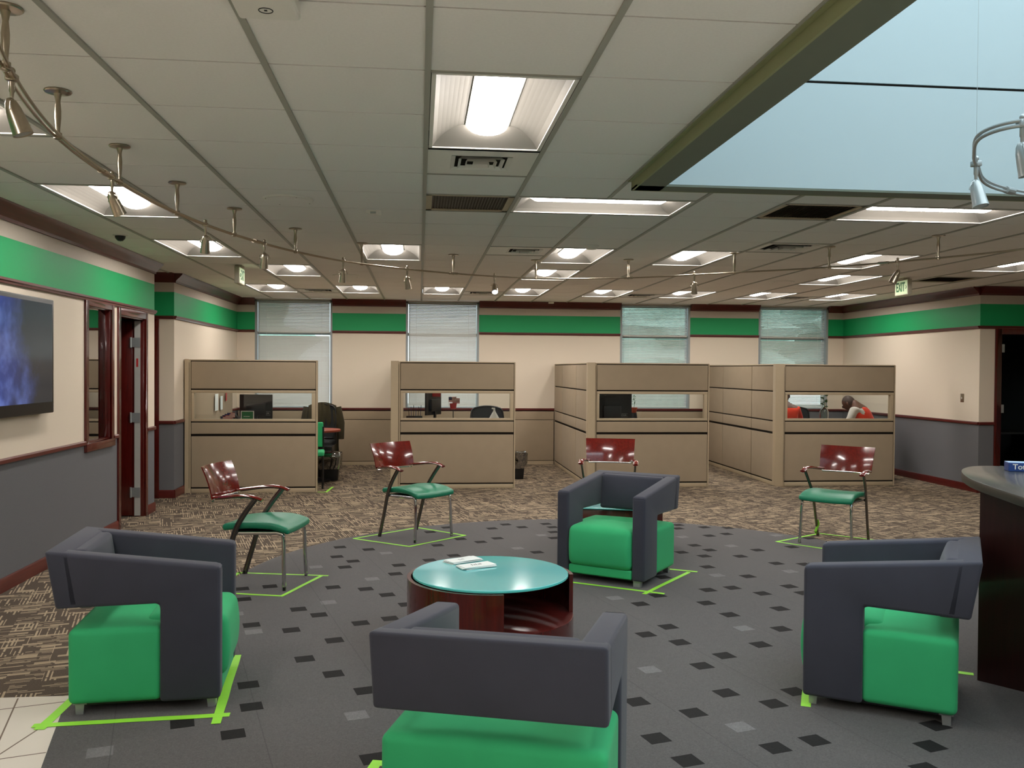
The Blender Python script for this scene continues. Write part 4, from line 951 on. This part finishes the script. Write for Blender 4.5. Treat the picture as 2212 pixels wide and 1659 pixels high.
def person(x, y, rz, label, lean, shirt, vest, headp, head_rz, hair_all, top):
    """local: faces +y, seated; seat height .46"""
    t = thing('person', label, 'person', (x, y, 0), rz)
    ly = lean; P = [(0, -.06, .52, .155, .12), (0, -.04+ly*.35, .70, .15, .105), (0, -.01+ly*.7, .93, .185, .12), (0, .01+ly, 1.05, .15, .10), (0, .03+ly*1.12, 1.12, .055, .055), (0, .05+ly*1.25, 1.16, .05, .05)]
    E = [(i, i+1) for i in range(5)]
    for s in (-1, 1):
        b = len(P); P += [(s*.16, .0+ly, 1.02, .062), (s*.235, .05+ly, .84, .046), (s*.20, .26+ly*.8, .78, .038), (s*.15, .38+ly*.7, .78, .026)]; E += [(3, b), (b, b+1), (b+1, b+2), (b+2, b+3)]
        h = len(P); P += [(s*.14, .43+ly*.7, .775, .030, .016)]; E += [(h-1, h)]
        for k in range(4): q = len(P); P += [(s*.14+(-.027+.018*k), .475+ly*.7, .775, .0085), (s*.14+(-.030+.02*k), .505+ly*.7-.006*abs(k-1.5), .765, .0075)]; E += [(h, q), (q, q+1)]
        q = len(P); P += [(s*.14-s*.04, .43+ly*.7, .77, .0095), (s*.14-s*.05, .46+ly*.7, .765, .008)]; E += [(h, q), (q, q+1)]
        b = len(P); P += [(s*.10, -.02, .53, .085), (s*.13, .36, .55, .065), (s*.13, .40, .28, .052), (s*.13, .38, .09, .036), (s*.13, .52, .045, .036, .03)]; E += [(0, b), (b, b+1), (b+1, b+2), (b+2, b+3), (b+3, b+4)]
    skinned('body', P, E, 'skin', t)
    # clothing: slightly larger skins over the same joints
    g = lambda p, k: (*p[:3], *(r*k+.006 for r in p[3:]))
    A = [g(P[i], 1.06) for i in range(4)]; EA = [(0, 1), (1, 2), (2, 3)]
    V_ = list(A); n1 = len(V_)
    sh = list(A); es = list(EA)
    for s, b0 in ((-1, 6), (1, 6+4+1+8+2+5)):
        b = len(sh); sh += [g(P[b0], 1.12), g(P[b0+1], 1.12), g(P[b0+2], 1.05)]; es += [(3, b), (b, b+1), (b+1, b+2)]
    skinned('shirt', sh, es, shirt, t)
    if vest:
        ve = [(*p[:3], *(r+.014 for r in p[3:])) for p in A]; skinned('vest', ve, EA, vest, t)
    tr = [g(P[0], 1.05)]; et = []
    for s, b0 in ((-1, 6+4+1+8+2), (1, 6+2*(4+1+8+2)+5)):
        b = len(tr); tr += [g(P[b0+k], 1.12) for k in range(4)]; et += [(0, b), (b, b+1), (b+1, b+2), (b+2, b+3)]
    skinned('trousers', tr, et, 'pants', t)
    for s in (-1, 1): MB().rbox(s*.13-.048, s*.13+.048, .32, .60, 0, .085, .03, .0, 4).build('shoe', 'black', t)
    hc = Vector((0, .09+ly*1.3, 1.245+headp)); ho, M = head_mesh('head', 'skin', t, hc, head_rz, R_(-28), 1.0)
    hb = bmesh.new(); bmesh.ops.create_uvsphere(hb, u_segments=28, v_segments=20, radius=1)
    for v in hb.verts:
        x_, y_, z_ = v.co; v.co = Vector((x_*.081, y_*.101-.004, z_*.121+.003))
    bmesh.ops.delete(hb, geom=[v for v in hb.verts if v.co.z < (.045 if v.co.y > .02 else -.035)], context='VERTS')
    hb.transform(M); me = bpy.data.meshes.new('hair'); hb.to_mesh(me); hb.free(); me.materials.append(MT['hair' if hair_all else 'buzz']); me.shade_smooth(); o = bpy.data.objects.new('hair', me); C.objects.link(o); o.parent = t
    return t
MT['buzz'] = mat('cropped_hair', (58, 38, 30), .6, var=.15, scale=300)
person(6.80, 12.98, R_(42), 'person in an orange-red vest over white sleeves, bent forward at the rightmost cubicle', .20, 'whitecloth', 'orange', -.13, 0, False, 0)
person(5.53, 13.12, R_(-8), 'person in an orange shirt half hidden by the rightmost cubicle frame', .06, 'orange', None, -.02, 0, True, 0)
def stool(x, y, label):
    t = thing('office_stool', label, 'office chair', (x, y, 0)); MB().rbox(-.22, .22, -.22, .22, .40, .455, .025, .0, 3).build('seat', 'blackmatte', t); MB().tube([(0, 0, .05), (0, 0, .41)], .03, 12).build('column', 'black', t); MB().lathe([(.24, 0), (.24, .02), (.04, .055), (0, .055)], 24).build('base', 'black', t)
stool(6.83, 12.96, 'black stool under the person in the orange-red vest'); stool(5.53, 13.10, 'black stool under the person in the orange shirt')

# ------------------------------------------------------------------ lounge: armchairs
def armchair(x, y, ang, label, W=.72):
    """local: faces +x; origin at front centre on the floor"""
    t = thing('armchair', label, 'armchair', (x, y, 0), R_(ang), 'slate and green lounge armchairs')
    h = W/2; tw = .10
    prof = [(0, .05), (-.268, .05), (-.268, .495), (-.276, .507), (-.665, .501), (-.70, .7575), (-.014, .674), (0, .660)]
    for s in (-1, 1):
        mb = MB(); a, b = (h-tw, h) if s > 0 else (-h, -h+tw)
        mb.prism(prof[::-1], a, b, 0, lambda p, q, r: (p, r, q)); mb.build('arm', 'grey_uph', t, bevel=.018, seg=4, smooth=60)
    # wrap-around back: slanted outer face and padded inner face
    mb = MB(); mb.prism([(-.716, .50), (-.61, .502), (-.655, .752), (-.762, .765)], -h, h, 0, lambda p, q, r: (p, r, q)); mb.build('back_shell', 'grey_uph', t, bevel=.014, seg=3, smooth=60)
    def puff(p):
        u = p.y/(h-tw); v = (p.z-.475)/.285
        wr = .004*math.sin(p.y*95)*math.exp(-((u)**2)*2)*max(0, 1-abs(v-.45)*2)
        return (p.x-.12*(p.z-.475)+.028*(1-u*u)*max(0, 1-(2*v-1)**2)*(1 if p.x > -.62 else 0)+wr, p.y, p.z)
    MB().rbox(-.655, -.575, -h+tw-.004, h-tw+.004, .475, .749, .022, 0, 14, fn=puff).build('back_cushion', 'grey_uph', t, smooth=60)
    # seat block, front nose between the posts, wide behind them
    MB().rbox(-.668, -.262, -h+.008, h-.008, .055, .400, .03, .026, 8).build('seat_base', 'green_uph', t, smooth=60)
    def nose(p):
        return (p.x+.02*math.sin(PI*min(1, max(0, (p.z-.1)/.33)))*(1 if p.x > -.1 else 0), p.y, p.z)
    MB().rbox(-.36, .012, -h+tw+.004, h-tw-.004, .118, .420, .045, .022, 8, fn=nose).build('seat_cushion', 'green_uph', t, smooth=60)
    MB().rbox(-.5, -.002, -h+tw+.003, h-tw-.003, .055, .122, .012, 0, 3).build('front_rail', 'green_uph', t, smooth=60)
    MB().box(-.64, -.03, -h+.04, h-.04, .045, .06).build('underside', 'black', t)
    for px in (-.045, -.622):
        for s in (-1, 1):
            l = MB(); y0 = s*(h-.045); sx = 1 if px > -.3 else -1
            l.prism([(px-.015, 0), (px+.015, 0), (px+.020, .052), (px-.020, .052)], min(y0-s*.0, y0+s*.006), max(y0-s*.0, y0+s*.006), 0, lambda p, q, r: (p, r, q))
            l.box(px-.020 if sx < 0 else px+.014, px-.014 if sx < 0 else px+.020, min(y0, y0-s*.05), max(y0, y0-s*.05), 0, .052); l.box(px-.03, px+.03, min(y0+s*.006, y0-s*.05), max(y0+s*.006, y0-s*.05), .048, .055)
            l.build('leg', 'silver', t)
    return t
armchair(-.95, 4.64, 5, 'slate armchair with green seat at left, half on the white tile', .68)
armchair(.435, 3.49, 72.3, 'slate armchair with green seat seen from behind, nearest the viewer', .765)
armchair(1.345, 6.62, -126, 'slate armchair with green seat facing the viewer behind the coffee table', .72)
armchair(2.025, 4.43, 147.5, 'slate armchair with green seat at right, beside the reception desk', .72)

# coffee table: drum with a cut-away front, frosted top
t = thing('coffee_table', 'round mahogany drum coffee table with a frosted teal glass top', 'coffee table', (.41, 5.12, 0))
Rr = .475; a_cut0, a_cut1 = R_(-86), R_(-3); th = .022
def ringseg(mb, r0, r1, a0, a1, z0, z1, n=40):
    V = []; 
    for k in range(n+1):
        a = a0+(a1-a0)*k/n
        for r in (r0, r1):
            for z in (z0, z1): V.append((r*math.cos(a), r*math.sin(a), z))
    F = []
    for k in range(n):
        o = k*4; q = o+4
        F += [(o+2, q+2, q+3, o+3), (o+1, q+1, q, o), (o+3, q+3, q+1, o+1), (o, q, q+2, o+2)]
    F += [(0, 2, 3, 1), (n*4+1, n*4+3, n*4+2, n*4)]; mb.add(V, F)
mb = MB(); ringseg(mb, Rr-th, Rr, a_cut1, a_cut0+2*PI, .02, .425, 64); mb.build('drum_wall', 'mahogz', t, smooth=40)
mb = MB(); ringseg(mb, Rr-th, Rr, a_cut0, a_cut1, .02, .205, 24); mb.build('lower_wall', 'mahogz', t, smooth=40)
MB().lathe([(0, .185), (Rr-.003, .185), (Rr-.003, .207), (0, .207)], 64).build('shelf', 'mahogx', t, smooth=30)
MB().lathe([(0, 0), (Rr-.04, 0), (Rr-.04, .03), (0, .03)], 48).build('plinth', 'black', t, smooth=30)
MB().box(-.012, .012, -.05, .3, .207, .415).build('divider', 'mahogz', t)
mb = MB(); mb.lathe([(0, .425), (.44, .425), (.444, .428), (.444, .438), (.44, .441), (0, .441)], 72); o = mb.build('glass_top', ['teal', 'tealedge'], t, smooth=30)
for p in o.data.polygons:
    if abs(p.normal.z) < .7 : p.material_index = 1
# leaflets on the table
def leaflets(x, y, rz, n, label, dark=False):
    t = thing('leaflet_stack', label, 'leaflets', (x, y, .4412), rz, 'white leaflets on the coffee table')
    for k in range(n):
        a = random.uniform(-.12, .12); mb = MB(); mb.box(-.105, .105, -.05, .05, k*.0035, k*.0035+.003); mb.xf(Matrix.Translation((random.uniform(-.012, .012), random.uniform(-.01, .01), 0)) @ Matrix.Rotation(a, 4, 'Z')); mb.build('leaflet', 'paper', t, smooth=0)
    z = n*.0035
    for i in range(3 if not dark else 5): MB().box(-.03+.014*i, -.024+.014*i, -.012, .012-(i % 2)*.008, z, z+.0006).build('print_mark', 'whitegrey' if not dark else 'black', t, smooth=0)
leaflets(.265, 5.415, R_(36), 4, 'upper left stack of plain white leaflets on the coffee table'); leaflets(.335, 5.26, R_(24), 4, 'lower stack of white leaflets with dark print on the coffee table', True)
# glass side table behind the facing armchair
t = thing('side_table', 'low wooden table with a frosted glass top glimpsed behind the facing armchair', 'side table', (1.80, 7.90, 0), R_(-16))
MB().rbox(-.40, .40, -.27, .27, .388, .400, .004, n=1).build('glass_top', 'teal', t); MB().box(-.37, .37, -.24, .24, .1, .380).build('cabinet', 'mahogz', t, bevel=.004)
for q in (-.34, .34):
    for q2 in (-.21, .21): MB().lathe([(0, .379), (.014, .379), (.014, .389), (0, .389)], 12, (q, q2, 0)).build('glass_standoff', 'silver', t); MB().box(-.33, .33, -.2, .2, 0, .1).build('plinth', 'black', t)

# ------------------------------------------------------------------ guest chairs
def guest_chair(x, y, ang, label, wood_='chairwood'):
    t = thing('guest_chair', label, 'chair', (x, y, 0), R_(ang), 'cherry-backed guest chairs with green seats')
    for s in (-1, 1):       # front legs curve into the side rails
        mb = MB(); mb.tube(catmull([(.245, s*.24, 0), (.238, s*.232, .2), (.232, s*.225, .375), (.20, s*.222, .408), (.12, s*.222, .41), (-.12, s*.232, .405)], 5), .0135, 10, ry=.0145); lg = mb.build('front_leg', 'chrome', t)
        MB().lathe([(0, 0), (.014, 0), (.013, .03), (0, .03)], 12, (.245, s*.24, 0)).build('foot_cap', 'black', lg)
        pts = catmull([(-.245, s*.24, 0), (-.185, s*.243, .2), (-.118, s*.25, .42), (-.05, s*.262, .54), (.045, s*.272, .665)], 6)
        mb = MB(); mb.tube(pts, .0115, 10, ry=.020); lg = mb.build('rear_leg', 'gunmetal', t)
        MB().lathe([(0, 0), (.014, 0), (.013, .03), (0, .03)], 12, (-.245, s*.24, 0)).build('foot_cap', 'black', lg)
        # wooden arm
        ap = catmull([(-.30, s*.215, .655), (-.20, s*.25, .668), (-.08, s*.268, .682), (.02, s*.275, .678), (.095, s*.274, .655)], 6)
        mb = MB(); mb.tube(ap, [.018+.008*min(1, k/12) for k in range(len(ap))], 12, ry=.011); mb.build('armrest', wood_, t)
        mb = MB(); mb.tube([p-Vector((0, 0, .014)) for p in ap[2:-1]], .008, 6, ry=.004); mb.build('arm_bracket', 'chrome', t)
    # curved plywood back
    n, m = 14, 8; V = []
    for side_ in (0, 1):
        for j in range(m+1):
            for i in range(n+1):
                u = -1+2*i/n; v = j/m; wv = .245+.012*v
                x_ = -.335+.05*u*u-.075*v-.018*math.sin(PI*v)*-1*.5; V.append((x_-(.011 if side_ else 0), u*wv, .642+.235*v+.004*u*u))
    k = (n+1)*(m+1); F = [(j*(n+1)+i, j*(n+1)+i+1, (j+1)*(n+1)+i+1, (j+1)*(n+1)+i) for j in range(m) for i in range(n)]
    F2 = [tuple(q+k for q in f[::-1]) for f in F]; B = [i for i in range(n+1)]+[(j+1)*(n+1)-1 for j in range(1, m+1)]+[m*(n+1)+i for i in range(n-1, -1, -1)]+[j*(n+1) for j in range(m-1, 0, -1)]
    SD = [(B[a], B[a-1], B[a-1]+k, B[a]+k) for a in range(len(B))]
    mb = MB(); mb.add(V, F+F2+SD); mb.build('backrest', wood_, t, smooth=50)
    MB().tube([(-.345+.05*u*u, u*.225, .632) for u in [q/6 for q in range(-6, 7)]], .008, 8, ry=.006).build('back_bar', 'chrome', t)
    def sf(p):
        u = p.y/.25; v = (p.x+.22)/.5
        return (p.x+.0, p.y*(1-.06*(1-v)), p.z+.022*math.sin(PI*min(1, max(0, v)))*(.5+.5*u*u)-.035*max(0, v-.78)/.22*(.6)+.008*u*u)
    MB().rbox(-.225, .275, -.248, .248, .412, .462, .022, .012, 8, fn=sf).build('seat', 'vinyl', t, smooth=60)
    MB().box(-.15, .2, -.21, .21, .402, .414).build('seat_pan', 'black', t, bevel=.004)
    MB().tube([(.15, -.222, .405), (.15, .222, .405)], .009, 8).build('cross_bar', 'chrome', t)
    return t
MT['gunmetal'] = mat('dark_chromed_steel', (120, 116, 112), .22, 1., var=.08)
guest_chair(-1.15, 6.85, -11.5, 'cherry-backed guest chair with green seat behind the left armchair')
guest_chair(-.03, 8.62, -46, 'cherry-backed guest chair in front of the second cubicle')
guest_chair(1.91, 8.97, -105, 'cherry-backed guest chair partly hidden behind the facing armchair')
guest_chair(3.88, 8.075, -134, 'cherry-backed guest chair in front of the rightmost cubicle')
t = thing('side_chair', 'green upholstered chair just showing past the leftmost cubicle front', 'chair', (-1.49, 12.30, 0), R_(-85))
MB().rbox(-.22, .22, -.22, .22, .43, .49, .025, .01, 4).build('seat', 'green_uph', t); MB().rbox(-.24, -.2, -.2, .2, .52, .86, .02, 0, 4).build('backrest', 'green_uph', t)
for a in (-.2, .2):
    for b in (-.2, .2): MB().tube([(a, b, 0), (a, b, .44 if a > 0 else .8)], .012, 8).build('leg', 'black', t)

# ------------------------------------------------------------------ lime tape outlines on the floor
def tape(label, strips, wd=.035):
    t = thing('tape_outline', label, 'floor tape', (0, 0, 0), 0, 'lime tape outlines round the chairs')
    for k, (a, b) in enumerate(strips):
        mb = MB(); A, B = Vector(a), Vector(b); n = 6; d = (B-A).normalized(); nn = Vector((-d.y, d.x)); z = .0042+.0006*(k % 3)
        L_ = [A+(B-A)*q/n+nn*(wd/2+random.uniform(-.002, .002)) for q in range(n+1)]; R2 = [A+(B-A)*q/n-nn*(wd/2+random.uniform(-.002, .002)) for q in range(n+1)]
        for q in range(n):
            for zz, fl in ((z, 0), (z-.0003, 1)):
                P = [(*R2[q], zz), (*R2[q+1], zz), (*L_[q+1], zz), (*L_[q], zz)]; mb.quad(*(P if not fl else P[::-1]))
        mb.build('tape_strip', 'tape', t, smooth=0)
tape('lime tape rectangle under the left armchair, crossing onto the white tile', [((-1.655, 4.12), (-1.64, 5.06)), ((-1.70, 4.165), (-.86, 4.225)), ((-.90, 4.12), (-1.0, 5.10)), ((-1.64, 5.05), (-.98, 5.065))], .045)
tape('lime tape rectangle round the facing armchair behind the coffee table', [((1.0, 6.76), (1.75, 6.27)), ((1.60, 6.27), (2.13, 6.93)), ((2.2, 6.93), (1.5, 7.34)), ((1.0, 6.76), (1.5, 7.34))])
tape('lime tape rectangle under the right-hand armchair', [((1.84, 4.10), (2.22, 4.90)), ((2.20, 4.88), (2.925, 4.465))], .045)
tape('lime tape rectangle under the guest chair behind the left armchair', [((-1.40, 7.165), (-.69, 7.01)), ((-1.42, 6.54), (-.94, 6.40)), ((-.955, 6.395), (-.735, 7.03)), ((-1.47, 6.53), (-1.39, 7.18))], .03)
tape('lime tape rectangle under the guest chair in front of the second cubicle', [((-.61, 8.53), (0.0, 9.09)), ((-.61, 8.53), (-.075, 8.105)), ((-.085, 8.11), (.445, 8.625)), ((-.01, 9.08), (.445, 8.62))], .03)
tape('lime tape rectangle under the guest chair in front of the rightmost cubicle', [((3.33, 8.11), (3.93, 8.505)), ((3.34, 8.11), (3.86, 7.50)), ((3.93, 8.5), (4.45, 8.0)), ((3.86, 7.5), (4.45, 8.0))], .03)
tape('lime tape rectangle under the nearest armchair', [((-.16, 3.68), (-.33, 2.95)), ((-.18, 3.66), (.12, 3.56)), ((-.33, 2.95), (.5, 2.6)), ((.5, 2.6), (.86, 3.35))], .045)
tape('short lime tape corner by the leftmost cubicle entrance', [((-1.30, 11.77), (-1.17, 11.77)), ((-1.19, 11.76), (-1.155, 12.27))], .03)
t = thing('tape_scrap', 'scrap of lime tape stuck to the right-hand guest chair leg', 'tape', (3.70, 8.22, .0)); 
mb = MB(); mb.tube([(.16, .19, .02), (.13, .15, .05), (.17, .17, .12), (.155, .165, .16)], .012, 6, ry=.002); mb.build('scrap', 'tape', t)

# ------------------------------------------------------------------ television, switches
t = thing('television', 'wall-mounted television with a blue picture on the left wall', 'television', (LX, 6.60, 1.24))
MB().rbox(.03, .085, -.77, .77, 0, .875, .008, n=1).build('bezel', 'black', t); MB().box(.0855, .087, -.735, .735, .085, .84).build('screen', 'tv', t, smooth=0); MB().box(.0, .03, -.2, .2, .25, .6).build('mount', 'black', t)
def switch(x, y, z, n, label, nm='light_switch'):
    t = thing(nm, label, 'switch', (x, y, z)); n_ = n
    MB().rbox(min(0, n*.006), max(0, n*.006), -.037, .037, -.058, .058, .002, n=1).build('plate', 'steel', t)
    MB().box(min(n*.006, n*.014), max(n*.006, n*.014), -.006, .006, -.016, .012).build('toggle', 'white', t)
switch(LX, 7.50, 1.595, 1, 'steel switch plate right of the television'); switch(RX, 11.64, 1.255, -1, 'steel switch plate on the right cream wall')

# ------------------------------------------------------------------ reception desk
t = thing('reception_desk', 'dark wooden reception desk with a curved grey laminate counter', 'desk')
tip = catmull([(2.62, 3.1, 0), (2.66, 3.5, 0), (2.72, 3.82, 0), (2.78, 4.06, 0), (2.85, 4.33, 0), (2.92, 4.53, 0), (3.02, 4.74, 0), (3.14, 4.93, 0), (3.27, 5.06, 0), (3.38, 5.10, 0), (3.48, 5.08, 0)], 4)
poly = [(p.x, p.y) for p in tip]+[(3.62, 5.02), (4.3, 4.72), (4.1, 4.2), (3.5, 3.1)]
MB().prism(poly[::-1], .993, 1.04).build('countertop', ['counter', 'edge'], t, bevel=.004, smooth=30)
for p in t.children[0].data.polygons:
    if p.normal.z < .5: p.material_index = 1
MT['mahogdark'] = wood('dark_desk_veneer', (44, 14, 12), .35, .3, 2)
MB().prism([(2.89, 4.38), (3.02, 4.20), (3.02, 3.1), (3.45, 3.1), (3.9, 4.2), (4.1, 4.6), (3.5, 4.85), (3.21, 4.85)], .0, .993).build('body', 'mahogdark', t, smooth=20)
MB().box(3.012, 3.022, 3.1, 4.19, .02, .98).build('front_panel', 'mahogz', t)
# product box on the counter
t = thing('tissue_box', 'blue box lettered in white on the reception counter', 'box', (3.47, 4.80, 1.04), R_(-20))
MT['boxblue'] = mat('blue_printed_card', (36, 66, 128), .35, var=.25, scale=9); MT['boxpale'] = mat('pale_blue_card', (150, 190, 226), .35)
MB().rbox(-.125, .2, -.045, .045, 0, .05, .003, n=1).build('box', 'boxblue', t); MB().box(-.124, .199, -.044, .044, .0502, .0512).build('lid', 'boxpale', t)
textmesh('lettering', 'Total C', .042, 'white', t, frame3((-.035, -.0455, .026), (1, 0, 0), (0, 0, 1)), .0005, bold=.0006, sx=1.05)
t = thing('paper_sheet', 'white paper lying on the blue lettered box', 'paper', (3.60, 4.84, 1.093), R_(-20)); mb = MB(); mb.add([(-.07, -.05, 0), (.14, -.05, .03), (.14, .1, .03), (-.07, .1, .0), (-.07, -.05, -.001), (.14, -.05, .029), (.14, .1, .029), (-.07, .1, -.001)], [(0, 1, 2, 3), (7, 6, 5, 4)]); mb.build('sheet', 'paper', t)
t = thing('counter_mouse', 'small dark object at the right end of the reception counter', 'mouse', (2.93, 3.72, 1.04)); MB().rbox(-.03, .03, -.05, .05, 0, .03, .014, 0, 3).build('shell', 'black', t)
